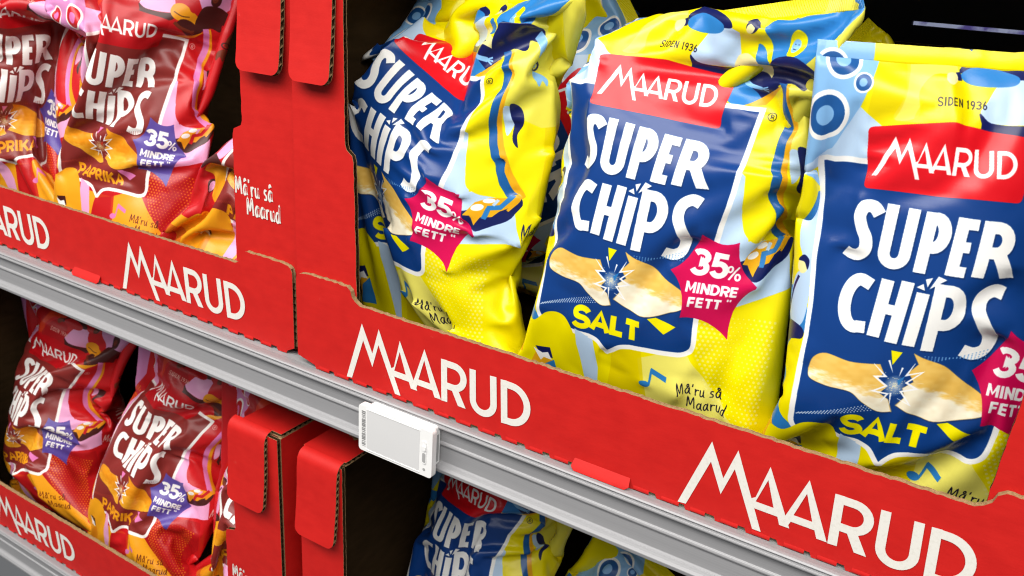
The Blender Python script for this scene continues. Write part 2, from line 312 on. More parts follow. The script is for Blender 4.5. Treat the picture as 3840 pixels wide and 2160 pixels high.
    F(curve([(-7.6,25.6),(-6.3,25.2),(-5.2,24.3),(-4.1,24.15),(-3.2,24.8),(-2.7,26),(-2.2,29),(-2.0,34.8),(-6,34.8),(-7.5,30)],6),p['hump'])
    F(np.array([(-6.3,27.6),(-5.0,27.4),(-4.8,28.4),(-5.9,28.3)]),p['nv']);F(np.array([(-6.9,29.6),(-6.3,28.2),(-4.9,28.6),(-4.5,30.4),(-6.4,30.4)]),p['ora']);F(np.array([(-5.6,29.2),(-4.7,28.5),(-4.4,31),(-6.2,31)]),p['lp'])
    F(np.array([(-6.5,27.8),(-5.7,28.1),(-5.2,27.9),(-4.9,28.6),(-5.6,28.5),(-5.9,28.9)]),p['white'])
    if not salt: F(np.array([(-.2,26.6),(2.2,26),(3.3,35),(-1.8,35)]),'BF1A1D')
    F([ell(2.8,28.0,.42,.3,-15),stroke([(3.15,28.0),(3.3,26.6)],.16),np.array([(3.25,26.5),(4.4,27.0),(4.35,27.4),(3.3,27.0)])],p['bl'] if salt else p['mb'])
    F(hand("Mo'ru so",5.1,27.3,.8,.1,.85)+hand("Maarud",6.0,28.35,.85,.1,.85),p['txt'] if salt else '5A1512')
    # brand box
    F(rpoly([(-4.45,4.95),(0,4.4),(4.8,4.95),(4.42,8.64),(-4.2,8.64)],.3),p['box'])
    s=.0430; wm=[]
    for q in wordmark():
        t,q=(q if isinstance(q,tuple) else ('fill',q)); x=q[:,0].copy(); y=q[:,1]
        x=np.where(x<20,x-(20-x)*.35*(np.clip(40-y,0,60)/40),x)
        wm.append((t,np.stack([-3.62+x*s,7.85-y*s*1.07],1)))
    F(wm,p['white'])
    F(text('SIDEN 1936',-1.0,3.0,.5,.13,wide=.62,gap=.14)[0],p['txt'] if salt else 'E9B7A8')
    F([ell(7.75,7.45,.3),('hole',ell(7.75,7.45,.25))]+text('R',7.65,7.29,.32,.16,wide=.8)[0],p['txt'] if salt else 'F0C0B8')
    sc=super_chips(p); sh=[np.asarray(q)+[.07,.1] for q in sc]; F(sh,p['fr'] if False else ('08234F' if salt else '4C1210'),.55); F(sc,p['white'])
    # broken chip
    rng=np.random.RandomState(4)
    def chipcol(seed,ax,ay,slope):
        ca,cb=srgb(p['chipa']),srgb(p['chipb'])
        def f(u,v):
            n=vnoise(u*1.1,v*3.2,seed)*.5+vnoise(u*2.6,v*7,seed+1)*.3+vnoise(u*6,v*15,seed+2)*.2
            t=np.clip((v-ay-slope*(u-ax))*1.6+(n-.5)*2.2,0,1)[...,None]; g=(vnoise(u*3,v*4,seed+3)[...,None]-.5)*.09
            return np.clip(ca*(1-t)+cb*t+g*np.array([.5,.8,1.0]),0,1).astype(np.float32)
        return f
    for i in range(4):
        for k in range(26): F(ell(-5.7+k*.19+i*.05,23.7-k*.055-i*.17*(.25+k/30),.045,n=6),'E8F0FA' if salt else 'B04030',.9)
        for k in range(18): F(ell(1.0+k*.2,18.35+i*.16+k*.0-(.02*k*i),.045,n=6),'6FA4DA' if salt else 'A03028',.8)
    cl=np.array(curve([(-5.5,20.4),(-5.3,19.55),(-4.6,19.1),(-3.2,19.3),(-2.2,19.25),(-1.4,19.15)],5,False).tolist()+[(-1.1,19.7),(-1.35,20.1),(-.75,20.6),(-1.1,21.1),(-.5,21.5),(-.15,22.35)]+curve([(-.15,22.35),(-.9,22.5),(-2,21.9),(-2.8,21.3),(-4.2,21.2),(-5.3,20.95),(-5.5,20.4)],5,False).tolist())
    cr_=np.array([(.35,18.2),(.75,18.9),(.3,19.5),(.7,20.1),(.15,20.6),(.4,21.2),(0,21.85)]+curve([(0,21.85),(1.2,22.4),(2.5,22.65),(4.1,22.1),(5.1,21.6),(5.4,20.95),(4.9,20.5),(3.4,19.7),(2.2,18.9),(1.0,18.5),(.35,18.2)],5,False).tolist())
    F(cl+np.array([.05,.1]),'0A2450' if salt else '4A100C',.4);F(cr_+np.array([.05,.1]),'0A2450' if salt else '4A100C',.4)
    F(cl,chipcol(5,-3,20.6,.12)); F(cr_,chipcol(9,2.5,20.4,.28))
    F([stroke(np.vstack([cl,cl[:1]]),.05)],'E0A948',.5);F([stroke(np.vstack([cr_,cr_[:1]]),.05)],'E0A948',.5)
    F(np.array([(-.95,18.15),(-.3,18.2),(-.72,19.1)]),p['wedge']); F(np.array([(2.7,22.75),(3.3,22.55),(4.75,23.05),(3.95,23.75)]),p['wedge'])
    for r in range(9): F(ell(-.35,20.5,.62-r*.06,.75-r*.075),'E8F2FC' if salt else 'FAD080',.11)
    for k in range(90):
        a,q=rng.rand()*6.28,abs(rng.randn())*.38; F(ell(-.35+q*np.cos(a),20.5+q*1.1*np.sin(a),.03,n=6),'FFF6C8',.8)
    for b in ([(-1.75,19.15),(-.95,19.9),(-1.55,20.0),(-.8,20.55),(-1.5,21.0),(-.62,21.1),(-.9,21.75)],[(.55,18.85),(.2,19.7),(1.1,19.4),(.3,20.2),(.95,20.55),(.1,20.85),(.8,21.7),(0,21.35)],[(-.95,18.8),(-.6,19.6)],[(-.1,19.2),(-.2,19.8)],[(-.45,21.0),(-.35,21.9)]):
        n=len(b); F(stroke(b,np.r_[.03,np.full(n-2,.12),.03] if n>2 else [.12,.02],miter=2.5),'FFFFFF')
    F(np.array([(-.25,20.1),(.15,19.75),(-.1,20.45)]),'2C7CC2' if salt else 'D8402A')
    # flavour
    if salt:F(centred('SALT',-.3,23.12,1.5,.3,wide=.92,gap=.1),p['fl'])
    else: F(centred('PAPRIKA',-.1,23.2,1.35,.23,wide=.74,gap=.1),p['fl'])
    # star
    F(star_poly(),p['star'])
    q=[]; q+=text('35',5.1,17.35,1.75,.225,wide=.68,gap=.1)[0]+text('%',7.35,18.1,1.05,.13,wide=.85)[0]
    q+=centred('MINDRE',6.65,19.6,.75,.24,wide=.78,gap=.1)+centred('FETT',6.4,20.62,.75,.24,wide=.78,gap=.1)+text('**',7.75,20.55,.45,.12,wide=.9,gap=.05)[0]
    F(q,p['white'])
    return cv.done()
# ---------------------------------------------------------------- materials
def mat(name,col,rough=.5,spec=.5,metal=0,bump=None,mix=None):
    m=bpy.data.materials.new(name); m.use_nodes=True; nt=m.node_tree; b=nt.nodes['Principled BSDF']
    b.inputs['Base Color'].default_value=(*col,1); b.inputs['Roughness'].default_value=rough; b.inputs['Metallic'].default_value=metal
    b.inputs['Specular IOR Level'].default_value=spec
    tc=nt.nodes.new('ShaderNodeTexCoord')
    if mix:   # (scale xyz, second colour, low, high)
        mp=nt.nodes.new('ShaderNodeMapping'); mp.inputs['Scale'].default_value=mix[0]; nt.links.new(tc.outputs['Object'],mp.inputs[0])
        n=nt.nodes.new('ShaderNodeTexNoise'); n.inputs['Scale'].default_value=1; n.inputs['Detail'].default_value=6; nt.links.new(mp.outputs[0],n.inputs[0])
        r=nt.nodes.new('ShaderNodeMapRange'); r.inputs[1].default_value=mix[2]; r.inputs[2].default_value=mix[3]; nt.links.new(n.outputs[0],r.inputs[0])
        x=nt.nodes.new('ShaderNodeMix'); x.data_type='RGBA'; x.inputs[6].default_value=(*col,1); x.inputs[7].default_value=(*mix[1],1)
        nt.links.new(r.outputs[0],x.inputs[0]); nt.links.new(x.outputs[2],b.inputs['Base Color'])
    if bump:  # (scale xyz, strength, distance)
        mp=nt.nodes.new('ShaderNodeMapping'); mp.inputs['Scale'].default_value=bump[0]; nt.links.new(tc.outputs['Object'],mp.inputs[0])
        n=nt.nodes.new('ShaderNodeTexNoise'); n.inputs['Scale'].default_value=1; n.inputs['Detail'].default_value=5; nt.links.new(mp.outputs[0],n.inputs[0])
        bp=nt.nodes.new('ShaderNodeBump'); bp.inputs['Strength'].default_value=bump[1]; bp.inputs['Distance'].default_value=bump[2]
        nt.links.new(n.outputs[0],bp.inputs['Height']); nt.links.new(bp.outputs[0],b.inputs['Normal'])
    return m
M_RED=mat('red_card',(.60,.012,.009),.6,.3,mix=((60,60,90),(.54,.009,.007),.35,.7),bump=((300,300,900),.12,.0006))
def wear(m):
    """rubbed pale flecks and the faint washboard of corrugated board"""
    nt=m.node_tree; b=nt.nodes['Principled BSDF']; tc=nt.nodes.new('ShaderNodeTexCoord'); src=b.inputs['Base Color'].links[0].from_socket
    mp=nt.nodes.new('ShaderNodeMapping'); mp.inputs['Scale'].default_value=(55,55,140); nt.links.new(tc.outputs['Object'],mp.inputs[0])
    n=nt.nodes.new('ShaderNodeTexNoise'); n.inputs['Scale'].default_value=1; n.inputs['Detail'].default_value=9; n.inputs['Roughness'].default_value=.72; nt.links.new(mp.outputs[0],n.inputs[0])
    r=nt.nodes.new('ShaderNodeMapRange'); r.inputs[1].default_value=.66; r.inputs[2].default_value=.78; r.inputs[4].default_value=.55; nt.links.new(n.outputs[0],r.inputs[0])
    x=nt.nodes.new('ShaderNodeMix'); x.data_type='RGBA'; x.inputs[7].default_value=(.72,.14,.10,1); nt.links.new(r.outputs[0],x.inputs[0]); nt.links.new(src,x.inputs[6]); nt.links.new(x.outputs[2],b.inputs['Base Color'])
    w=nt.nodes.new('ShaderNodeTexWave'); w.bands_direction='Z'; w.inputs['Scale'].default_value=46; w.inputs['Distortion'].default_value=.3; nt.links.new(tc.outputs['Object'],w.inputs[0])
    bp=nt.nodes.new('ShaderNodeBump'); bp.inputs['Strength'].default_value=.035; bp.inputs['Distance'].default_value=.0006; nt.links.new(w.outputs['Fac'],bp.inputs['Height'])
    nt.links.new(b.inputs['Normal'].links[0].from_socket,bp.inputs['Normal']); nt.links.new(bp.outputs[0],b.inputs['Normal'])
wear(M_RED)
M_KRAFT=mat('kraft_card',(.40,.26,.13),.85,.2,mix=((500,500,500),(.25,.15,.065),.35,.75),bump=((900,900,900),.3,.0005))
M_KSHADE=mat('kraft_shaded',(.045,.025,.010),.9,.1,mix=((40,40,120),(.03,.017,.006),.3,.7))  # darkened copy of the kraft: shade of interiors and flutes put into the colour
M_INK=mat('cream_ink',(.80,.78,.72),.6,.3,mix=((400,400,400),(.70,.67,.60),.5,.8))
M_RAIL=mat('grey_rail',(.37,.37,.38),.5,.4,metal=.2,mix=((1.5,900,900),(.32,.32,.33),.3,.7),bump=((3,2500,2500),.06,.0003))
M_DECK=mat('grey_deck',(.36,.36,.37),.5,.4,mix=((30,30,30),(.28,.28,.29),.3,.7))
M_BACK=mat('black_back',(.012,.011,.011),.7,.2,mix=((8,8,8),(.008,.008,.008),.3,.7))
M_WHITE=mat('white_plastic',(.9,.9,.89),.4,.5,bump=((600,600,600),.03,.0003))
M_SCREEN=mat('label_screen',(.72,.72,.72),.35,.5,mix=((20,20,20),(.69,.69,.69),.3,.7))
M_BAR=mat('barcode_ink',(.28,.28,.28),.6,.3,mix=((200,200,200),(.22,.22,.22),.3,.7))
M_SHADE=mat('grey_plastic',(.42,.42,.42),.4,.4,mix=((100,100,100),(.38,.38,.38),.3,.7))
def film(name,img,seal=False):
    m=bpy.data.materials.new(name); m.use_nodes=True; nt=m.node_tree; b=nt.nodes['Principled BSDF']
    uv=nt.nodes.new('ShaderNodeUVMap'); uv.uv_map='UVMap'
    t=nt.nodes.new('ShaderNodeTexImage'); t.image=img; t.interpolation='Cubic'; nt.links.new(uv.outputs[0],t.inputs[0]); nt.links.new(t.outputs[0],b.inputs['Base Color'])
    b.inputs['Roughness'].default_value=.29 if name.startswith('salt') else .37; b.inputs['Specular IOR Level'].default_value=.38
    mp=nt.nodes.new('ShaderNodeMapping'); nt.links.new(uv.outputs[0],mp.inputs[0])
    bp=nt.nodes.new('ShaderNodeBump')
    if seal:
        mp.inputs['Scale'].default_value=(220,1,1); n=nt.nodes.new('ShaderNodeTexWave'); n.inputs['Scale'].default_value=.5; bp.inputs['Distance'].default_value=.0006; bp.inputs['Strength'].default_value=.6
    else:
        mp.inputs['Scale'].default_value=(11,8,1); n=nt.nodes.new('ShaderNodeTexNoise'); n.inputs['Scale'].default_value=3.2; n.inputs['Detail'].default_value=4; n.inputs['Distortion'].default_value=.6; n.noise_type='RIDGED_MULTIFRACTAL'; n.inputs['Detail'].default_value=3.5; n.inputs['Scale'].default_value=1.1
        bp.inputs['Distance'].default_value=.002; bp.inputs['Strength'].default_value=.32
    nt.links.new(mp.outputs[0],n.inputs[0]); nt.links.new(n.outputs['Color' if seal else 0],bp.inputs['Height']); nt.links.new(bp.outputs[0],b.inputs['Normal'])
    return m
def to_image(name,a):
    h,w=a.shape[:2]; im=bpy.data.images.new(name,w,h); px=np.ones((h,w,4),np.float32); px[...,:3]=a[::-1]
    im.pixels.foreach_set(px.ravel()); im.update(); im.pack(); return im
I_SALT=to_image('salt_print',art(SALT,True)); I_PAP=to_image('paprika_print',art(PAPR,False))
FILM={True:(film('salt_film',I_SALT),film('salt_seal',I_SALT,True)),False:(film('paprika_film',I_PAP),film('paprika_seal',I_PAP,True))}
print('art',time.time()-T0)
# ---------------------------------------------------------------- helpers
def tag(o,label,cat,group=None):
    o['label']=label; o['category']=cat
    if group: o['group']=group
    return o
def empty(name,loc):
    o=bpy.data.objects.new(name,None); COL.objects.link(o); o.location=loc; o.empty_display_size=.02; return o
class MB:
    def __init__(s): s.v=[];s.f=[];s.m=[];s.sm=[]
    def add(s,vs,fs,mi=0,smooth=False):
        k=len(s.v); s.v+= [tuple(map(float,p)) for p in vs]; s.f+=[tuple(i+k for i in f) for f in fs]; s.m+=[mi]*len(fs); s.sm+=[smooth]*len(fs)
    def box(s,x0,x1,y0,y1,z0,z1,mi=0):
        s.add([(x,y,z) for z in (z0,z1) for y in (y0,y1) for x in (x0,x1)],[(0,2,3,1),(4,5,7,6),(0,1,5,4),(2,6,7,3),(0,4,6,2),(1,3,7,5)],mi)
    def prism(s,poly,y0,y1,axis,front=0,side=0,back=0):
        """poly: 2D loop; extruded along axis ('y': poly=(x,z); 'z': poly=(x,y); 'x': poly=(y,z))"""
        P=[tuple(p) for p in poly]; n=len(P)
        mk={'y':lambda p,t:(p[0],t,p[1]),'z':lambda p,t:(p[0],p[1],t),'x':lambda p,t:(t,p[0],p[1])}[axis]
        tri=tessellate_polygon([[Vector((p[0],p[1],0)) for p in P]])
        a=[mk(p,y0) for p in P];b=[mk(p,y1) for p in P]
        s.add(a,tri,front); s.add(b,[t[::-1] for t in tri],back)
        s.add(a+b,[(i,(i+1)%n,n+(i+1)%n,n+i) for i in range(n)],side)
    def build(s,name,mats,parent=None,bevel=0,recalc=True):
        me=bpy.data.meshes.new(name); me.from_pydata(s.v,[],s.f)
        for m in (mats if isinstance(mats,(list,tuple)) else [mats]): me.materials.append(m)
        me.polygons.foreach_set('material_index',s.m); me.polygons.foreach_set('use_smooth',s.sm); me.validate(); me.update()
        o=bpy.data.objects.new(name,me); COL.objects.link(o)
        if recalc:
            import bmesh; bm=bmesh.new(); bm.from_mesh(me); bmesh.ops.remove_doubles(bm,verts=bm.verts,dist=1e-6); bmesh.ops.recalc_face_normals(bm,faces=bm.faces); bm.to_mesh(me); bm.free()
        if parent: o.parent=parent
        if bevel:
            b=o.modifiers.new('edge','BEVEL'); b.width=bevel; b.segments=3; b.limit_method='ANGLE'; b.harden_normals=False
        return o
def print_mesh(name,polys,place,parent,material):
    """flat printed lettering; place maps a 2D point (and a small lift) to 3D"""
    mb=MB(); items=[p if isinstance(p,tuple) else ('fill',p) for p in polys]; k=0
    while items:
        t,q=items.pop(0); holes=[]
        while items and items[0][0]=='hole': holes.append(items.pop(0)[1])
        loops=[[Vector((p[0],p[1],0)) for p in q]]+[[Vector((p[0],p[1],0)) for p in h] for h in holes]
        pts=[p for l in loops for p in l]; tri=tessellate_polygon(loops)
        mb.add([place(p.x,p.y,k*.00002) for p in pts],tri); k+=1
    return mb.build(name,material,parent,recalc=False)
RND=random.Random(7)
def ragged(p0,p1,step,amp):
    """points of a torn edge from p0 to p1 (ends included)"""
    p0=np.array(p0,float);p1=np.array(p1,float);n=max(2,int(np.hypot(*(p1-p0))/step)); dirv=(p1-p0)/np.hypot(*(p1-p0)); nr=np.array([-dirv[1],dirv[0]])
    return [tuple(p0+(p1-p0)*(i/n)+(nr*RND.uniform(-amp,amp) if 0<i<n else 0)) for i in range(n+1)]
def corner(c,r,a0,a1,n=5): return [(c[0]+r*math.cos(math.radians(a0+(a1-a0)*i/n)),c[1]+r*math.sin(math.radians(a0+(a1-a0)*i/n))) for i in range(n+1)]
TH=.0042   # corrugated board
def flute(mb,rects,y0,y1,mi,per=.0068,n=8):
    """the wavy middle layer between the liners, running along x"""
    for (xl,xr,z0,z1) in rects:
        k=int((z1-z0)/per*n); vs=[]; fs=[]
        for i in range(k+1):
            z=z0+(z1-z0)*i/k; y=(y0+y1)/2+(y1-y0)/2*math.sin(2*math.pi*(z-z0)/per)
            vs+=[(xl,y,z),(xr(z) if callable(xr) else xr,y,z)]
        fs=[(2*i,2*i+1,2*i+3,2*i+2) for i in range(k)]; mb.add(vs,fs,2)  # wave in the shaded kraft, so its hollows are dark by colour
# ---------------------------------------------------------------- shelf display trays
TW,TD,THT=.600,.40,.332
def make_tray(x0,zb,yf,label,group,logos=True,slogan=False,seed=1,torn=False,bh=THT-.006,post=((.068,.0525,.002,.0505),(.068,.0525,.006,.052))):
    RND.seed(seed)
    t=empty('display_tray',(x0+TW/2,yf+TD/2,zb)); tag(t,label,'tray',group)
    t_in=lambda x,y,z:(x-TW/2,y-TD/2,z)
    def part(name,mb,mats): 
        mb.v=[t_in(*p) for p in mb.v]; return mb.build(name,mats,t)
    mats=[M_RED,M_KRAFT,M_KSHADE]
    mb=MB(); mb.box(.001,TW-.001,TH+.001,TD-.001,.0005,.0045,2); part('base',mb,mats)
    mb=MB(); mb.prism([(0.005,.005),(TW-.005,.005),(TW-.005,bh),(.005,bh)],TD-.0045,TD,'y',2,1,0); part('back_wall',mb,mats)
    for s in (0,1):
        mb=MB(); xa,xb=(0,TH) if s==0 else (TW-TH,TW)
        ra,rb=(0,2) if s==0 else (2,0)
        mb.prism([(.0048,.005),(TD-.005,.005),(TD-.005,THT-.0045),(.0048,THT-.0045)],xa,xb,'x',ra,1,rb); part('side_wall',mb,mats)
        X=(lambda x:x) if s==0 else (lambda x:TW-x)
        # corner post, behind the lip
        pw,pu,xl,xr=post[s]
        inner=[(pw-.002,.012)]+ragged((pw,.03),(pw-.0045,.188),.004,.00035)+[(pw-.006,.193),(pu+.003,.197)]+ragged((pu+.0015,.201),(pu,THT-.004),.004,.0003)
        poly=[(X(.0003),.012)]+[(X(a),b) for a,b in inner]+[(X(.0003),THT-.004)]
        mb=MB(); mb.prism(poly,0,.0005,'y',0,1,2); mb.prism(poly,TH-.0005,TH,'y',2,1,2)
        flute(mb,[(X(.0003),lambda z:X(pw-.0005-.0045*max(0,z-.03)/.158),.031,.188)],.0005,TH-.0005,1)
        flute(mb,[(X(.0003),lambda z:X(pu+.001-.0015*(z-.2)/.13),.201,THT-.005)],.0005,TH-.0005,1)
        part('corner_post',mb,mats)
        # top flange and the tab folded down over the post
        mb=MB(); fl=[(X(.0005),.006)]+[(X(.0005),TD-.004),(X(.030),TD-.004)]+ragged((.052,TD-.06),(.052,.006),.006,.0003)
        fl=[(X(.0005),.006),(X(.0005),TD-.004),(X(.030),TD-.004)]+[(X(a),b) for a,b in ragged((.052,TD-.06),(.052,.006),.006,.0003)]
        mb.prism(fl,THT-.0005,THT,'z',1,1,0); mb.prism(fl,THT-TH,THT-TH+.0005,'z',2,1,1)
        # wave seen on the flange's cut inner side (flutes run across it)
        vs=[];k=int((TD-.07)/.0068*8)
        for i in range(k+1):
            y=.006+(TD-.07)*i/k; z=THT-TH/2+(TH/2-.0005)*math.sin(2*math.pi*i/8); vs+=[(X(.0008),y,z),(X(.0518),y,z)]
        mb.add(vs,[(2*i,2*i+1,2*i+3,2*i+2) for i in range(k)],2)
        fo=part('top_flange',mb,mats)
        if torn:
            for (cx,cy,rr) in ((.030,.055,.011),(.022,.150,.008)):
                m2=MB(); pp=[(X(cx+rr*(1+.35*RND.uniform(-1,1))*math.cos(a)*.75),cy+rr*(1+.35*RND.uniform(-1,1))*math.sin(a)*1.3) for a in np.linspace(0,6.28,18)[:-1]]
                m2.prism(pp,THT+.0001,THT+.0004,'z',1,1,1); m2.v=[t_in(*p) for p in m2.v]; m2.build('torn_patch',[M_RED,M_KRAFT,M_KSHADE],fo)
        ln=.087; prof=[]  # outer profile (y,z): over the fold and down, slightly off the post
        for a in np.linspace(90,180,7): prof.append((.006-.0105*(1) + .0105*(1+math.cos(math.radians(a))) , THT-.0105+.0105*math.sin(math.radians(a))))
        prof=[(.0062,THT)]+[(.006+.0105*math.cos(math.radians(a)),THT-.0105+.0105*math.sin(math.radians(a))) for a in np.linspace(90,180,7)]
        z1=THT-ln; tilt=.0050+RND.uniform(0,.002)
        n=9
        for i in range(1,n+1):
            q=i/n; prof.append((-.0045-.0008-tilt*q*q,THT-.0105+(z1-(THT-.0105))*q))
        prof=np.array(prof); tg=np.gradient(prof,axis=0); tg/=np.hypot(tg[:,0],tg[:,1])[:,None]; nrm=np.stack([-tg[:,1],tg[:,0]],1)
        if nrm[-1,0]<0: nrm=-nrm   # towards the post
        sl=np.r_[0,np.cumsum(np.hypot(*(np.diff(prof,axis=0).T)))]; tot=sl[-1]
        def xs_at(q):  # rounded lower corners
            rr=.008; e=tot-q
            ins=rr-math.sqrt(max(0,rr*rr-(rr-e)**2)) if e<rr else 0
            return xl+ins,xr-ins
        # denser sampling near the end
        qs=sorted(set(list(sl)+[tot-.008+.008*math.sin(math.radians(a)) for a in (15,30,45,60,75,88)])); 
        def at(q): return np.array([np.interp(q,sl,prof[:,0]),np.interp(q,sl,prof[:,1])]),np.array([np.interp(q,sl,nrm[:,0]),np.interp(q,sl,nrm[:,1])])
        mb=MB()
        for off0,off1,mo,mi_ in ((0,.0005,0,2),(TH-.0005,TH,2,2)):
            vs=[]
            for q in qs:
                (p,nn)=at(q); a,b=xs_at(q); jit=RND.uniform(-.0002,.0002)
                for o in (off0,off1):
                    w_=p+nn*o; vs+=[(X(a+jit),w_[0],w_[1]),(X(b+jit),w_[0],w_[1])]
            k=len(qs)
            mb.add(vs,[(4*i,4*i+1,4*i+5,4*i+4) for i in range(k-1)],mo,True)
            mb.add(vs,[(4*i+2,4*i+6,4*i+7,4*i+3) for i in range(k-1)],mi_,True)
            mb.add(vs,[(4*i,4*i+4,4*i+6,4*i+2) for i in range(k-1)]+[(4*i+1,4*i+3,4*i+7,4*i+5) for i in range(k-1)]+[(4*k-4,4*k-3,4*k-1,4*k-2)],1)
        vs=[];k=int(tot/.0068*8)
        for i in range(k+1):
            q=tot*i/k; p,nn=at(q); w_=p+nn*(TH/2+(TH/2-.0006)*math.sin(2*math.pi*i/8)); a,b=xs_at(q); vs+=[(X(a+.0002),w_[0],w_[1]),(X(b-.0002),w_[0],w_[1])]
        mb.add(vs,[(2*i,2*i+1,2*i+3,2*i+2) for i in range(k)],1)
        mb.v=[t_in(*p) for p in mb.v]
        o=mb.build('folded_tab',mats,t,recalc=False)
    # front lip: wings higher than the middle, torn upper edge, perforated fold below
    hw,hm=.086,.0722
    top=[(.0035,.008)]+corner((.0105,hw-.008),.007,180,90,4)+ragged((.018,hw),(.060,hw),.003,.0006)+[(.0640,hw-.003),(.0655,hw-.008),(.0690,hm+.0025)]
    top+=ragged((.0735,hm),(TW-.0735,hm),.0028,.00055)
    top+=[(TW-.0690,hm+.0025),(TW-.0655,hw-.008),(TW-.0640,hw-.003)]+ragged((TW-.060,hw),(TW-.018,hw),.003,.0006)+corner((TW-.0105,hw-.008),.007,90,0,4)+[(TW-.0035,.008)]
    bot=[]; x=TW-.012
    while x>.02:
        bot+=[(x,.0035),(x-.0012,.0008),(x-.0120,.0004),(x-.0134,.0035)]; x-=.0212
    poly=top+bot
    mb=MB(); mb.prism(poly,-.0046,-.0041,'y',0,1,1); mb.prism([(a,min(b,1)) for a,b in top]+[(TW-.012,.0042),(.012,.0042)],-.0007,-.0002,'y',1,1,2)
    flute(mb,[(.0037,TW-.0037,.006,hm-.0035)],-.0041,-.0007,1)
    core=[(a,b-.0006) for a,b in top if b>hm-.003]; 
    core=[(.012,hm-.006)]+core[2:-2]+[(TW-.012,hm-.006)]
    mb.prism(core,-.0041,-.0007,'y',1,1,1)
    lip=part('front_lip',mb,mats)
    # little rounded folds at the foot between the perforation cuts
    x=.022+RND.uniform(0,.008); 
    while x<TW-.03:
        m2=MB(); w_=.0115+RND.uniform(-.002,.002); vs=[];pr=[(-.0047,.0040),(-.0051,.0030),(-.0053,.0018),(-.0048,.0008),(-.0034,.0004)]
        for j,(yy,zz) in enumerate(pr): vs+=[(x,yy,zz),(x+w_,yy,zz)]
        m2.add(vs,[(2*i,2*i+1,2*i+3,2*i+2) for i in range(len(pr)-1)],0,True)
        vs2=[(x,-.0041,.0040),(x+w_,-.0041,.0040)]
        m2.add(vs[:2]+vs2,[(0,2,3,1)],0); 
        m2.v=[t_in(*p) for p in m2.v]; m2.build('perforation_fold',[M_RED],lip,recalc=False)
        x+=.0212
    # wide locking tab, pushed out at the foot
    for cx,ww in ((.300,.046),):
        m2=MB(); a,b=cx-ww/2,cx+ww/2
        pr=[(-.0047,.0085),(-.0085,.0030),(-.0095,.0006)]
        m2.add([(a+.001,*pr[0]),(b-.001,*pr[0]),(a,*pr[1]),(b,*pr[1]),(a+.003,*pr[2]),(b-.003,*pr[2]),(a+.003,pr[2][0]+.002,.0002),(b-.003,pr[2][0]+.002,.0002)],[(0,1,3,2),(2,3,5,4)],0,True)
        m2.add([(a+.003,*pr[2]),(b-.003,*pr[2]),(b-.003,-.0085,.0002),(a+.003,-.0085,.0002)],[(0,1,2,3)],1)
        m2.v=[t_in(*p) for p in m2.v]; m2.build('locking_tab',[M_RED,M_KRAFT],lip,recalc=False)
    if logos:
        for lx in (.0600,.3580):
            print_mesh('printed_wordmark',wordmark(),lambda a,b,k,lx=lx:t_in(lx+a*.00102,-.0049-k,.0045+b*.00102),t,M_INK)
    if slogan:
        pol=[]
        for s_,xx,zz,hh in (("Mo'ru so",TW-.0735,.1365,.0150),("Maarud",TW-.0600,.1195,.0155)):
            cx=xx
            for ch in s_:
                adv,st=HAND[ch]; cw=adv*hh*.60
                for p in st:
                    P=np.array(p,float)
                    if 3<len(P)<10: P=curve(P,5,False)
                    if len(P)==5 and ch=='M': P=np.array(p,float)
                    pol.append(stroke(np.stack([cx+P[:,0]*cw,zz+hh-P[:,1]*hh],1),hh*.12,miter=1.2))
                cx+=cw+.05*hh
        print_mesh('printed_slogan',pol,lambda a,b,k:t_in(a,-.0003-k,b),t,M_INK)
    return t
# ---------------------------------------------------------------- shelves
BACKY=.47
def make_shelf(ztop,label):
    t=empty('metal_shelf',(-.6,.2,ztop)); tag(t,label,'shelf','steel shelves of the display unit')
    x0,x1=-3.0,1.2
    mb=MB(); mb.box(x0+.6,x1+.6,-.2035,BACKY-.2,-.004,0,0); mb.box(x0+.6,x1+.6,BACKY-.205,BACKY-.2-.001,-.03,-.0045,0); mb.build('deck',M_DECK,t)
    z=lambda v:v+.345
    pr=[(-.0036,-.345),(-.0095,-.3449),(-.0113,-.3453),(-.0124,-.3464),(-.0120,-.3470),(-.0110,-.3474),(-.0110,-.3480),(-.0127,-.3485),(-.0132,-.3496),(-.0128,-.3507),(-.0108,-.3516),(-.0092,-.3532),(-.0088,-.3634),(-.0099,-.3640),(-.0105,-.3654),(-.0099,-.3668),(-.0088,-.3675),(-.0090,-.3812),(-.0100,-.3826),(-.0130,-.3840),(-.0146,-.3860),(-.0142,-.3888),(-.0126,-.3900),(-.0040,-.3900),(-.0040,-.350)]
    mb=MB(); n=len(pr); vs=[]
    for x in (x0+.6,x1+.6): vs+=[(x,a-.2,z(b)) for a,b in pr]
    mb.add(vs,[(i,(i+1)%n,n+(i+1)%n,n+i) for i in range(n)],0)
    o=mb.build('price_rail',M_RAIL,t,bevel=.0004)
    return t
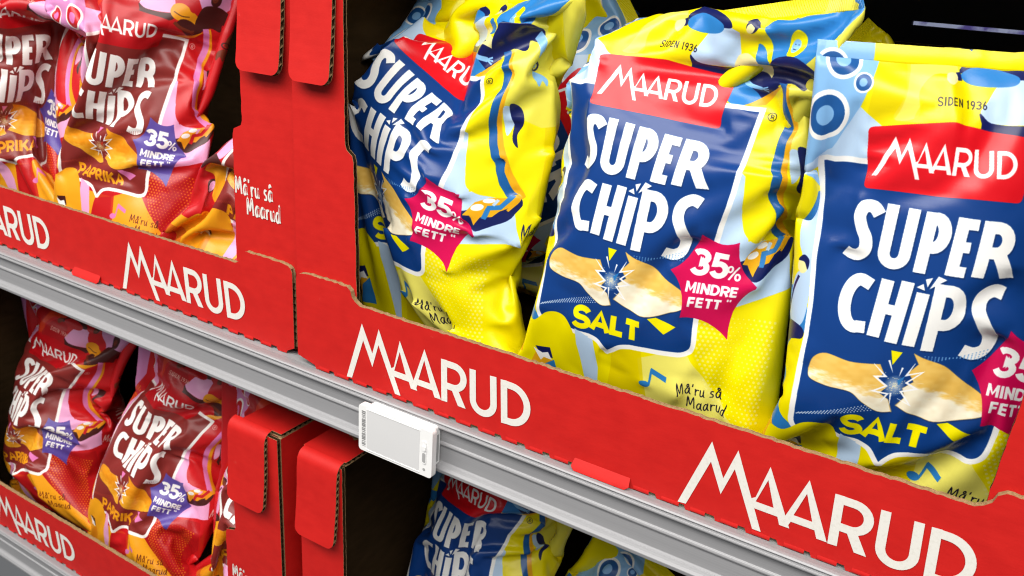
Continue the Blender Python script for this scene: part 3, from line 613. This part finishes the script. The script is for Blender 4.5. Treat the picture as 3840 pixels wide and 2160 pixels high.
# ---------------------------------------------------------------- electronic price label
def make_label(loc):
    t=empty('electronic_shelf_label',loc); tag(t,'white electronic price label with blank grey screen clipped to the shelf rail','price label')
    w,h=.0747,.0425; rr=.003
    def rrect(w,h,r,cx=0,cz=0): 
        return [(cx+a,cz+b) for a,b in corner((w/2-r,h/2-r),r,0,90,4)+corner((-w/2+r,h/2-r),r,90,180,4)+corner((-w/2+r,-h/2+r),r,180,270,4)+corner((w/2-r,-h/2+r),r,270,360,4)]
    mb=MB(); mb.prism(rrect(w,h,rr),0,.0058,'y'); case=mb.build('casing',M_WHITE,t,bevel=.0012)
    mb=MB(); mb.prism(rrect(w-.009,h-.007,.002,.0005,.0015),.0060,.0160,'y'); mb.build('rail_clip',M_WHITE,t,bevel=.0006)
    mb=MB(); mb.prism([(-.0010+.0005,-.0125),(.0025,-.0125),(.0025,.011),(-.0005,.011)],.0,.0005,'y'); mb.v=[(w/2-.0035,.0115+a[0]*2.4,a[2]) for a in mb.v]
    m3=MB(); m3.box(w/2-.0042,w/2-.0037,.0080,.0140,-.0125,.012); m3.build('clip_recess',M_SHADE,t)
    # raised rim round the screen
    mb=MB(); mb.prism(rrect(.0535,.0362,.0012,-.0018,.0000),-.0002,.0001,'y'); mb.build('screen',M_SCREEN,t)
    for (cx,cz,ww,hh) in ((-.0018,.0188,.0545,.0008),(-.0018,-.0188,.0545,.0008)):
        mb=MB(); mb.prism(rrect(ww,hh,.0003,cx,cz),-.0005,.0001,'y'); mb.build('screen_rim',M_WHITE,t)
    mb=MB(); z=-.0165; rn=random.Random(3)
    while z<.0155:
        hh=rn.choice((.0004,.0007,.0011)); mb.box(-.0338,-.0300,-.00025,.0001,z,z+hh); z+=hh+rn.choice((.0004,.0006,.0009))
    mb.build('barcode',M_BAR,t)
    mb=MB(); mb.prism(rrect(.0042,.0205,.0018,.0299,.0005),-.0006,.0002,'y'); ho=mb.build('button_housing',M_WHITE,t,bevel=.0004)
    mb=MB(); mb.prism(rrect(.0030,.0085,.0012,.0300,-.0040),-.0008,-.0005,'y'); mb.build('button_slot',M_SHADE,ho)
    mb=MB(); mb.prism(rrect(.0032,.0045,.0010,.0300,.0045),-.0015,-.0005,'y'); mb.build('button',M_WHITE,ho,bevel=.0004)
    mb=MB(); mb.prism([(.0300+.0013*math.cos(a),-.0150+.0013*math.sin(a)) for a in np.linspace(0,6.28,13)[:-1]],-.0002,.0001,'y'); mb.build('indicator_lamp',M_SHADE,t)
    return t
# ---------------------------------------------------------------- bags
def refine(X):
    """twice as fine, Catmull-Rom in both directions (closed round the tube)"""
    h=(-np.roll(X,1,1)+9*X+9*np.roll(X,-1,1)-np.roll(X,-2,1))/16
    Y=np.empty((X.shape[0],X.shape[1]*2,3)); Y[:,0::2]=X; Y[:,1::2]=h
    P=np.concatenate([2*Y[:1]-Y[1:2],Y,2*Y[-1:]-Y[-2:-1]]); h=(-P[:-3]+9*P[1:-2]+9*P[2:-1]-P[3:])/16
    Z=np.empty((Y.shape[0]*2-1,Y.shape[1],3)); Z[0::2]=Y; Z[1::2]=h; return Z
def crumple(X,seed,amp):
    nr,nu,_=X.shape; u=(np.arange(nu)/nu*44)[None,:]; v=(np.arange(nr)/(nr-1)*36)[:,None]; U=u+0*v; V=v+0*u
    def ridge(cell,s):   # creases: folded noise, repeating round the tube
        n=int(round(44/cell))
        a=vnoise(((U/44*n)+.9*vnoise(U/44*8,V/5.5,s+3))%64,V/cell+.9*vnoise(U/44*8,V/5.5,s+4),s); return 1-np.abs(2*a-1)
    mask=vnoise(U/44*9,V/5,seed+9); mask=np.clip(mask*1.8-.35,0.1,1)
    d=(ridge(5.0,seed)**2*1.0+ridge(2.4,seed+1)**2*.45)*mask
    e=np.clip(np.minimum(V,36-V)/1.2,0,1)
    du=np.roll(X,-1,1)-np.roll(X,1,1); dv=np.gradient(X,axis=0); N=np.cross(dv,du); N/=np.linalg.norm(N,axis=-1,keepdims=True)+1e-12
    c=X.mean((0,1)); 
    if ((X-c)*N).sum()<0: N=-N
    return X-N*(d*e*amp)[...,None]
def bag_object(X,salt,label,group,v0,seed=1,amp=.002):
    X=crumple(refine(X),seed*13,amp)
    nr,nu,_=X.shape; c=X.mean((0,1)); base=(c[0],c[1],X[...,2].min())
    t=empty('chip_bag',base); tag(t,label,'chip bag',group)
    P=X-np.array(base); fm,sm=FILM[salt]
    def rows(name,a,b,m):
        me=bpy.data.meshes.new(name); n=b-a+1
        v=P[a:b+1].reshape(-1,3); i,j=np.meshgrid(np.arange(n-1),np.arange(nu),indexing='ij'); jn=(j+1)%nu
        F=np.stack([i*nu+j,(i+1)*nu+j,(i+1)*nu+jn,i*nu+jn],-1).reshape(-1,4)
        me.from_pydata(v.tolist(),[],F.tolist())
        uv=me.uv_layers.new(name='UVMap'); u0=(j/2+.5)/(nu/2); u1=(j/2+1.0)/(nu/2); va=1-(v0+2+(i+a)/(nr-1)*(34-v0))/36; vb=1-(v0+2+(i+a+1)/(nr-1)*(34-v0))/36
        U=np.stack([np.stack([u0,va],-1),np.stack([u0,vb],-1),np.stack([u1,vb],-1),np.stack([u1,va],-1)],-2).reshape(-1)
        uv.data.foreach_set('uv',U.astype(np.float32)); me.materials.append(m)
        me.polygons.foreach_set('use_smooth',[True]*len(me.polygons)); me.update()
        o=bpy.data.objects.new(name,me); COL.objects.link(o); o.parent=t
        return o
    rows('pouch',4,nr-5,fm); rows('top_seal' if v0<0 else 'top_fold',0,4,sm if v0<0 else fm); rows('bottom_seal',nr-5,nr-1,sm)
    return t
def inside(x0,zb,yf,ymax=.36,ymin=None):
    xa,xb=x0+.0065,x0+TW-.0065; yn=yf+.0065 if ymin is None else ymin; zf=zb+.0055; yx=yf+ymax
    def h(X):
        np.clip(X[...,0],xa,xb,out=X[...,0]); np.clip(X[...,1],yn,yx,out=X[...,1]); np.maximum(X[...,2],zf,out=X[...,2])
    return h
# ---------------------------------------------------------------- chip bags: a sealed film tube blown up and settled (position-based cloth)
CIRC=0.44
def proj(X,A,B,rest,k,only_short=False):
    a=X[A];b=X[B];d=b-a;l=np.sqrt((d*d).sum(-1,keepdims=True))+1e-9
    c=(l-rest)/l*(.5*k)
    if only_short: c=np.minimum(c,0)
    d=d*c; return a+d,b-d
def settle(X,ru,rv,iters,vol,rays,half,seal,grav,kb,rng,flat=None,kr=.25,damp=.92,press=None,straight=(.5,.5),floor=None,us=0.):
    """X[nv+1,nu,3]; rays: (rows, cols, weights, origin, dirs)"""
    nr,nu,_=X.shape; V=np.zeros_like(X); rd=np.hypot(ru,rv)
    sl=lambda a,b:(slice(a,None,b))
    odd_last=(nr-1)
    ce=np.arange(0,nu,2);co=np.arange(1,nu,2);cn=(co+1)%nu
    r0=np.arange(0,nr-1,2);r1=np.arange(1,nr-1,2)
    j=np.arange(nu);jp=(j+1)%nu
    b0=np.where((j%4)<2)[0];b1=np.where((j%4)>=2)[0]
    rows=np.arange(nr);q0=rows[(rows%4<2)&(rows+2<nr)];q1=rows[(rows%4>=2)&(rows+2<nr)]
    all_=rows[:,None]
    mir=np.round(((2*us+22-((j+.5)/nu*44-22)+22)/44*nu-.5)).astype(int)%nu  # front column <-> back column at the same flat position
    Uc=((np.arange(nu)+.5)/nu*.44-us/100)%.44-.22; fl=np.where(np.abs(Uc)<=.11,Uc,np.sign(Uc)*.22-Uc)[None,:,None]
    def pair(ra,ca,rb,cb,rest,k,os=False):
        A=(ra[:,None],ca[None,:]);B=(rb[:,None],cb[None,:])
        X[A],X[B]=proj(X,A,B,rest,k,os)
    for it in range(iters):
        # pressure towards the wanted volume
        du=np.roll(X,-1,1)-np.roll(X,1,1); dv=np.empty_like(X); dv[1:-1]=X[2:]-X[:-2]; dv[0]=X[1]-X[0]; dv[-1]=X[-1]-X[-2]
        N=np.cross(dv,du)*.25
        c=X.mean((0,1)); v=((X-c)*N).sum()/3
        s=np.sign(v) if abs(v)>1e-6 else 1.0
        p=np.clip((vol-abs(v))/vol,-.3,1)
        N=N/(ru*rv)*press[:,None,None]
        P0=X.copy()
        X+=V*damp+N*(s*p*.0009); X[...,2]-=grav
        if floor is not None: X[-3:,:,2]+=(floor[0]-X[-3:,:,2])*.06; X[-3:,:,1]+=(floor[1]-X[-3:,:,1])*.03
        for sub in range(2):
            pair(rows,ce,rows,ce+1,ru,1.);pair(rows,co,rows,cn,ru,1.)
            pair(r0,j,r0+1,j,rv,1.);pair(r1,j,r1+1,j,rv,1.)
            for rr in (r0,r1):
                pair(rr,j,rr+1,jp,rd,.7);pair(rr,jp,rr+1,j,rd,.7)
            if kb>0:
                pair(rows,b0,rows,(b0+2)%nu,2*ru,kb,True);pair(rows,b1,rows,(b1+2)%nu,2*ru,kb,True)
                pair(q0,j,q0+2,j,2*rv,kb,True);pair(q1,j,q1+2,j,2*rv,kb,True)
            if rays is not None:
                ri,ci,w,O,D,T=rays
                pos=(X[ri,ci]*w[...,None]).sum(1); t=((pos-O)*D).sum(1,keepdims=True); tgt=O+D*t
                dlt=tgt-pos; n=np.sqrt((dlt*dlt).sum(1,keepdims=True))+1e-9; dlt=dlt*np.maximum(n-.001,0)/n
                if T is not None:  # wanted depth (y) where given
                    ok=~np.isnan(T); dy=np.where(ok,T-pos[:,1],0)*.35
                    dlt=dlt+D*(dy/np.maximum(D[:,1],.2))[:,None]
                dl=dlt*kr/(w*w).sum(1,keepdims=True)
                np.add.at(X,(ri.ravel(),ci.ravel()),(dl[:,None,:]*w[...,None]).reshape(-1,3))
            for (a,b),ks in zip(seal,straight):
                m=(X[a:b]+X[a:b][:,mir])*.5; X[a:b]=X[a:b]*.2+m*.8
                c=X[a:b].mean(1,keepdims=True); dv_=((X[a:b]-c)*fl).sum(1,keepdims=True); dv_/=np.linalg.norm(dv_,axis=-1,keepdims=True)+1e-9
                X[a:b]+=(c+dv_*fl-X[a:b])*ks
            half(X)
        V=X-P0
        lim=np.sqrt((V*V).sum(-1,keepdims=True)); V*=np.minimum(1,.004/(lim+1e-9))
    return X
def grid_uv(nu,nv,v0):
    u=(np.arange(nu)+.5)/nu*44-22; v=np.arange(nv+1)/nv*(34-v0)+v0; return u,v
def lm_arrays(lm,nu,nv,C,v0=-2.):
    ri=[];ci=[];w=[];D=[];T=[]
    for (u,v,px,py,*yy) in lm:
        a=(u+22)/44*nu-.5; b=np.clip((v-v0)/(34-v0)*nv,0,nv-1e-6); i=int(np.floor(b));k=int(np.floor(a));fa=a-k;fb=b-i
        ri.append([i,i,i+1,i+1]);ci.append([k%nu,(k+1)%nu,k%nu,(k+1)%nu]);w.append([(1-fa)*(1-fb),fa*(1-fb),(1-fa)*fb,fa*fb])
        d=pix_ray(px,py);D.append(d);T.append(yy[0] if yy else np.nan)
    T=np.array(T)
    return np.array(ri),np.array(ci),np.array(w),np.array(C)[None],np.array(D),(None if np.isnan(T).all() else T)
RC=.085   # radius of the bulging front
def shell(u,v,us=0.):
    """bulged front of a bag before settling: local x right, y away, z up (v down from the middle)"""
    a=np.clip((u-us/100)/RC,-1.5,1.5); return np.stack([RC*np.sin(a),RC*(1-np.cos(a)),-(v-.16)],-1)
def rod(w):
    a=np.linalg.norm(w)
    if a<1e-9: return np.eye(3)
    k=w/a; K=np.array([[0,-k[2],k[1]],[k[2],0,-k[0]],[-k[1],k[0],0]]); return np.eye(3)+np.sin(a)*K+(1-np.cos(a))*K@K
def pose(lm,y0,lean,yaw0,us):
    """rigid pose of the bag that best puts its printed marks on their sight lines, standing near y0 and leaning back"""
    C=np.array(CAM); D=np.array([pix_ray(q[2],q[3]) for q in lm]); Pl=shell(np.array([q[0] for q in lm])/100,np.array([q[1] for q in lm])/100,us)
    d=D.mean(0); t=(y0-C[1])/d[1]; c0=C+d*t; m=Pl.mean(0)
    # roll guess from the picture
    best=None
    for ro in np.radians(np.arange(-100,101,20)):
        p=np.r_[-lean*0,yaw0,ro,c0[0],y0,c0[2]]
        p[3:]-= 0
        def res(p):
            R=rod(np.array([0,0,p[1]]))@rod(np.array([-p[0],0,0]))@rod(np.array([0,p[2],0]))
            P=(Pl-m)@R.T+p[3:6]; e=P-C; e=e-D*((e*D).sum(1,keepdims=True))
            return np.r_[e.ravel()/.004,(p[4]-y0)/.015*2,(p[1]-yaw0)/.25*2,(p[0]-lean)/.12*2]
        p[0]=lean
        for it in range(25):
            r=res(p); J=np.array([(res(p+1e-5*np.eye(6)[i])-r)/1e-5 for i in range(6)]).T
            dp=np.linalg.solve(J.T@J+1e-3*np.eye(6)*len(r),-J.T@r); p=p+dp
        c=(res(p)**2).sum()
        if best is None or c<best[0]-1e-6: best=(c,p.copy())
    c,p=best
    R=rod(np.array([0,0,p[1]]))@rod(np.array([-p[0],0,0]))@rod(np.array([0,p[2],0]))
    return R,p[3:6]-R@m,(np.degrees(p[:3]),p[3:6],np.sqrt(c/len(lm)/2)*4)
def make_bag(lm,y0,lean,vol,half,seed,noise=.004,it=(160,120),kb=.04,grav=.000004,kr=.4,top=3.0,v0=-2.,straight=(.5,.5),yaw=0.,floor=None,us=0.):
    """settled film of one bag; first laid flat in a leaning plane where the landmarks' rays meet it"""
    C=CAM; rng=np.random.RandomState(seed)
    Rm,tr,info=pose(lm,y0,lean,yaw,us)
    def lay(nu,nv):
        u,v=grid_uv(nu,nv,v0); U,Vv=np.meshgrid(((u-us+22)%44-22)/100,v/100)
        f=np.where(np.abs(U)<=.11,U,np.sign(U)*(.22)-U); back=np.abs(U)>.11
        P=shell(f,Vv); flat=np.stack([f*.82,np.full_like(f,.042),-(Vv-.16)],-1)
        e=np.clip(np.minimum(Vv-v0/100,.34-Vv)/.05,0,1)[...,None]
        P=np.where(back[...,None],flat,P*e+flat*(1-e)+np.array([0,-.001,0]))
        return P@Rm.T+tr
    fill=lambda n:np.clip((np.arange(n+1)/n*(34-v0)+v0-top)/9,.3,1)
    nu,nv=44,36
    X=lay(nu,nv)+rng.randn(nv+1,nu,3)*noise*.5
    X=settle(X,CIRC/nu,(34-v0)/100/nv,it[0],vol,lm_arrays(lm,nu,nv,C,v0),half,[(0,2),(nv-1,nv+1)],grav,kb,rng,kr=kr,press=fill(nv),straight=straight,floor=floor,us=us)
    # refine
    nu2,nv2=nu*2,nv*2
    uc=((np.arange(nu2)+.5)/2-.5)
    def up(X):
        k=np.floor(uc).astype(int);f=(uc-k)[None,:,None]
        Y=X[:,k%nu]*(1-f)+X[:,(k+1)%nu]*f
        Z=np.empty((nv2+1,nu2,3));Z[0::2]=Y;Z[1::2]=(Y[:-1]+Y[1:])/2
        return Z
    X=up(X)+rng.randn(nv2+1,nu2,3)*.0006
    X=settle(X,CIRC/nu2,(34-v0)/100/nv2,it[1],vol,lm_arrays(lm,nu2,nv2,C,v0),half,[(0,3),(nv2-2,nv2+1)],grav,kb*.6,rng,kr=kr,press=fill(nv2),straight=straight,floor=floor,us=us)
    return X,info
# ---------------------------------------------------------------- where printed marks of each bag appear in the photograph: (u cm, v cm, pixel x, pixel y)
def L(kind,off,sc,d): return [LMK[k]+(off[0]+x*sc,off[1]+y*sc) for k,x,y in d] if kind is None else None
LMK=dict(bTL=(-4.45,4.95),bTR=(4.8,4.95),bBR=(4.4,8.6),bBL=(-4.15,8.6),bAp=(0,4.4),fTL=(-7.1,7.05),fTR=(7.1,7.05),fR11=(6.6,11.5),fR14=(6.4,14),fR16=(6.3,16),fR18=(6.2,18.3),fBR=(5.7,24.9),fBL=(-5.7,24.9),fL24=(-6,23.9),fL20=(-6.05,20),fL16=(-6.2,16),notch=(0,26.45),
Sbl=(-4.5,12.9),Stl=(-4,9.4),Rbr=(4.78,13.1),Rtr=(4.4,9.9),Cl=(-4.3,15.8),Ttr=(4.6,13.7),Trb=(4.6,17.3),cL=(-5.5,20.3),cR=(5.4,20.95),stL=(3.8,19),stT=(5.3,16.1),stTR=(7.7,16.3),stR=(9.35,19.4),stB=(8.3,23.5),stBL=(5.05,22.3),
salS=(-2.8,24.3),salT=(2.2,23.2),papL=(-3.7,24.5),papR=(3.5,24.5),hs=(5.1,28.1),he=(9.2,29.2),note=(2.8,28),sp7=(9.05,7.1),sp11=(8.8,11.5),sp14=(9.65,14.1),sp17=(11.3,16.6),toe=(8.15,18.1),heel=(11.5,16.9),hand=(-.5,1.9),slv=(1.3,.35),sid=(-1.1,3.2),
lb=(-5.09,3.83),tri=(6.4,.6),tri2=(8.6,4.2),reg=(7.75,7.45),brac=(12.1,6.2),nvy=(10.5,11),head=(8.85,1.6),lbt=(12.0,19.5),Mf=(-3.7,7.8),Ub=(2.2,7.4),Dr=(3.9,6.5),face=(-7.9,22.3),shoe=(-5.5,28.8),hump=(-8.2,24.6),
topC=(0,0),topL=(-6.2,.2),spB=(-7.0,4.3),spM=(-6.16,1.05),bk1=(-5.5,-1.6),bk2=(0,-1.6),bk3=(5.5,-1.6),g1=(13.2,8),g2=(13.4,13),g3=(13.2,18),h1=(12.3,8),h2=(12.3,13),h3=(12.3,18),e1=(-7.5,.5),e2=(-3.5,.3),e3=(-7,3),k1=(18.3,-1.8),k2=(8,10),c1=(0,-1.5),c2=(9,-1.5),c3=(12.5,3),c4=(-5,-1),d1=(12.5,-1.5),d2=(12.8,3.5),d3=(10.5,6.5),b29=(-8,29),br=(10.6,29.3),tR=(3.8,.05),spS=(-5.05,2.4),wom=(-7.2,14.0))
def lms(off,sc,txt):
    o=[]
    for t in txt.split():
        k,x,y=t.split(',')[:3]; e=t.split(',')[3:]
        o.append(LMK[k]+(off[0]+float(x)*sc,off[1]+float(y)*sc)+tuple(float(q) for q in e))
    return o
S2=lms((1900,0),.62112,'bTL,530,335 bTR,1435,465 bBR,1300,775 bBL,485,605 fTL,375,470 fTR,1555,665 Sbl,485,1000 Stl,480,690 Rbr,1220,1150 Rtr,1250,885 Cl,392,1250 Ttr,1190,1195 hand,1040,140 slv,1215,30 sid,935,262 lb,520,215 tri,1565,150 tri2,1710,440 sp11,1675,1050 sp14,1690,1255 reg,1618,697')+\
   lms((1900,800),.62112,'Trb,1110,165 cL,258,260 cR,1087,545 stL,968,345 stT,1165,135 stTR,1405,190 stR,1522,465 stB,1340,782 stBL,1030,630 notch,582,828 fBR,1120,835 fL24,175,560 salS,385,640 salT,778,660 hs,1040,1120 he,1295,1230 note,830,1050 toe,1425,335 heel,1745,110 b29,50,850 br,1440,1290')+lms((0,0),1,'d1,3165,-5,.06 d2,3150,240,.05 d3,3024,373 e1,2440,150,.11 e2,2490,45')
S3=lms((2840,0),.69013,'topL,490,232 topC,1000,231 tR,1440,240 bTL,595,690 bAp,1085,662 bBL,575,1010 bBR,1430,1095 fTL,357,853 Sbl,482,1370 Stl,560,1080 hand,1060,420 slv,1270,275 sid,985,555 lb,560,580 spS,588,445 spM,505,320')+\
   lms((2840,1000),.8006,'Rbr,1190,50 Cl,380,170 Ttr,1160,90 Trb,1125,330 cL,237,460 cR,1105,660 stL,1000,495 stT,1180,300 stBL,1050,755 salS,388,745 salT,793,770 notch,570,945 fL24,150,690 face,115,560 fL16,250,150')
S1=lms((1300,0),.48323,'bBL,385,285 bBR,895,780 Mf,460,255 Ub,930,650 fTR,1035,600 Sbl,45,610 Stl,270,370 Rbr,700,1130 Rtr,845,890 Ttr,630,1140 sp7,1265,560 sp11,1165,1000 sp14,1240,1230 reg,1078,653 brac,1445,530 nvy,1340,950 head,1230,190 sid,985,280 lb,640,90')+\
   lms((1200,0),.69013,'Cl,137,490 Trb,505,990 stL,440,1070 stT,545,970 stTR,738,1078 stR,825,1310 stBL,475,1300 cR,500,1250 salT,325,1220 fR11,770,720 sp17,1110,1050 toe,745,1200 heel,1105,1110 lbt,1110,1390')+\
   lms((1200,1000),.5865,'stB,790,55 note,470,120 hs,545,225 he,752,380')+lms((0,0),1,'c1,1830,-90 c2,2070,-70 c3,2125,70 e3,1480,165,.13 fTL,1325,243 g1,2080,300 g2,2092,560 g3,2058,800')
P2=lms((0,0),.69002,'bTL,525,78 bBR,860,250 bBL,590,230 Mf,610,205 Dr,860,155 fTL,480,170,.055 fTR,1012,215 Sbl,512,440,.055 Rbr,830,470 Rtr,850,335 Cl,428,595,.055 Ttr,820,497 Trb,772,700 cL,350,715,.055 cR,760,890 stL,718,750 stT,810,635 stTR,940,680 stR,1015,860 stB,895,1020 stBL,745,915 papL,412,920,.055 papR,672,1000 notch,528,1068 fBR,785,1065 fBL,322,945,.055 sp11,1085,430 sp17,1180,660 toe,952,785')
P1=lms((0,0),.69002,'bBR,270,110 Rbr,280,315 Rtr,290,190 Ttr,270,352 Trb,245,530,0.095 cR,240,690,0.095 papR,168,803 notch,82,880 fBR,205,872,0.100 fTR,400,72,0.125 stL,208,580,0.110')
P3=lms((0,0),.69002,'face,1160,990 fL24,1172,1120 fL20,1240,880 shoe,1115,1262 hump,1085,1190 notch,1400,1290 wom,1330,700 fTL,1500,430')
P4=lms((0,1100),.7315,'Mf,165,275 Dr,385,340 Rbr,225,512 Rtr,280,420 Ttr,220,540 Trb,192,680 stL,200,660 stR,408,782 stB,350,882 fBR,215,905 notch,50,918 fR14,312,560 cR,235,772 sp11,465,480 sp17,560,655 papR,115,855 hs,185,1040')
P5=lms((0,1100),.7315,'Mf,770,490 Dr,1000,590 bBR,960,640 Rbr,880,805 Rtr,940,710 fTR,1095,655 fR14,950,830 Ttr,835,815 Trb,820,950 stL,765,992 stT,845,920 stTR,940,980 stR,988,1092 stB,855,1212 cR,775,1100 papR,665,1175 notch,575,1222 fBR,740,1245 hs,700,1385 toe,960,1035')
P6=lms((0,1100),.7315,'Cl,1165,1050 papL,1125,1340 fL24,1095,1400 Sbl,1200,960')
S4=lms((1400,1650),.50466,'bBR,900,545 Rbr,765,812 Rtr,835,640 Sbl,430,690 Stl,480,440 fTR,1128,555 Ttr,712,890 Cl,385,800 fR14,885,920 sp11,1175,870 sp7,1275,640 reg,1170,595 nvy,1315,760')
S5=lms((1400,1650),.50466,'spB,1740,950 spS,1925,975 spM,1875,885')
# ---------------------------------------------------------------- the display unit
ZU=CAM[2]-.3450; ZL=CAM[2]-.7680; ZT=ZU+.54
def struct(o): o['kind']='structure'; return o
mb=MB(); zs=CAM[2]-.0385
mb.box(-3,1.2,BACKY,BACKY+.012,0,zs); mb.box(-3,1.2,BACKY,BACKY+.012,zs+.004,2.1); mb.box(-3,-.127,BACKY,BACKY+.012,zs,zs+.004); mb.box(.9,1.2,BACKY,BACKY+.012,zs,zs+.004)
struct(mb.build('back_panel',M_BACK))
make_shelf(ZU,'grey metal shelf with ribbed price rail carrying the upper row of red trays')
make_shelf(ZL,'grey metal shelf under the lower row of red trays, its rail at the bottom left')
make_shelf(ZT,'unseen metal shelf above the upper trays, put in to shade the space below it')  # out-of-view shelf, added to keep light off the upper interior
# lit goods of the next aisle, seen through the slot in the back panel
M_FAR=mat('far_pack',(.62,.66,.86),.6,.3,mix=((38,38,38),(.16,.12,.42),.50,.62))
mb=MB(); mb.box(-.25,.75,.60,.70,zs-.13,zs+.09); tag(mb.build('far_pack_row',M_FAR,bevel=.003),'pale lilac packs of the next aisle glimpsed through the thin slot at top right','packs')
strip('far_pack_fill',(.2,.54,2.0),(.2,.58,1.4),1.2,.05,22,(.9,.93,1))  # added light in the gap, standing in for the next aisle's on the packs
GT='red display trays on the shelves'
XUL,XUR,XLL,XLR=-1.1070,-.5035,-1.1350,-.507
make_tray(XUL,ZU,.006,'red cardboard tray of paprika bags on the upper shelf with handwritten slogan on its post',GT,slogan=True,seed=1,post=((.068,.0525,.002,.0505),(.078,.060,.006,.054)))
make_tray(XUR,ZU,0,'large red cardboard tray of yellow salt bags on the upper shelf, nearest the camera',GT,seed=2,bh=.294,post=((.068,.0535,.0065,.0480),(.0695,.0535,.006,.052)))
make_tray(XLL,ZL,0,'red cardboard tray of paprika bags on the lower shelf at bottom left',GT,slogan=True,seed=3,torn=True,post=((.068,.0525,.002,.0505),(.085,.064,.0125,.0625)))
make_tray(XLR,ZL,0,'red cardboard tray on the lower shelf with brown inner wall showing under the price label',GT,seed=4,torn=True)
make_label((-.3747,-.0260,CAM[2]-.3677))
# ---------------------------------------------------------------- the bags
GS,GP='yellow and blue salt bags','red paprika bags'
BAGS=[
 (S1,True,.055,.15,(XUR,ZU,0),.0024,1,'salt bag slumped sideways at the left of the upper tray, its text tilted',GS),
 (S2,True,.045,.12,(XUR,ZU,0),.0025,2,'salt bag in the middle of the upper tray with its top right corner folded over',GS),
 (S3,True,.035,.12,(XUR,ZU,0),.0022,3,'smooth upright salt bag at the right edge of the photo',GS),
 (P2,False,.055,.1,(XUL,ZU,.006),.0024,4,'paprika bag fully in view in the upper tray, beside the slogan post',GP),
 (P1,False,.045,.1,(XUL,ZU,.006),.0024,5,'paprika bag cut off by the left edge in the upper tray',GP),
 (P3,False,.085,.1,(XUL,ZU,.006),.0022,6,'paprika bag mostly hidden behind the slogan post of the upper tray',GP),
 (P4,False,.060,.1,(XLL,ZL,0),.0024,7,'paprika bag at the far left of the lower tray, crumpled at its foot',GP),
 (P5,False,.060,.1,(XLL,ZL,0),.0024,8,'paprika bag in the middle of the lower tray, leaning and turned to the left',GP),
 (P6,False,.070,.1,(XLL,ZL,0),.0022,9,'paprika bag almost hidden behind the right post of the lower tray',GP),
 (S4,True,.165,.05,(XLR,ZL,0),.0024,10,'shaded salt bag below the shelf rail in the lower tray',GS),
 (S5,True,.20,.1,(XLR,ZL,0),.0018,11,'salt bag lying tipped over at the bottom edge, only its loudspeaker print showing',GS),
]
S6=lms((0,0),1,'spM,1570,15 spB,1500,150 notch,1700,1000'); S7=lms((0,0),1,'spM,2285,88 spB,2167,143'); S8=lms((0,0),1,'k1,3250,85 k2,3235,735')
BAGS+=[
 (S6,True,.24,.1,(XUR,ZU,0),.0018,12,'salt bag in the dark behind the slumped bag, one loudspeaker ring showing',GS),
 (S7,True,.22,.1,(XUR,ZU,0),.0018,13,'salt bag tipped over in the dark behind the middle bag of the upper tray',GS),
 (S8,True,.24,.1,(XUR,ZU,0),.0018,14,'dim salt bag whose yellow top peeks out behind the rightmost bag',GS)]
YAW={10:-.55}; ST={1:.08,2:.12}
US={1:3,2:2,3:3,4:1,5:0,6:0,7:1,8:2,10:2,14:8}
AMP={3:.0010,1:.0018,2:.0018}
for (lm,salt,y0,le,(x0,zb,yf),vol,seed,label,group) in BAGS:
    back=seed>=12; v0=0. if lm is S3 else -2.
    fl=None if lm in (S5,S7,S8) else (zb+.008,yf+(.085 if lm is S3 else y0+.02 if salt else .05))
    X,info=make_bag(lm,y0,le,vol,inside(x0,zb,yf,ymin=.19 if back else None),seed,it=(110,70) if back else (170,130),v0=v0,floor=fl,straight=(ST.get(seed,.5),.3),yaw=YAW.get(seed,0.),us=US.get(seed,0),top=8. if lm is S3 else 3.)
    bag_object(X,salt,label,group,v0,seed,AMP.get(seed,.0009))
print('total',time.time()-T0)
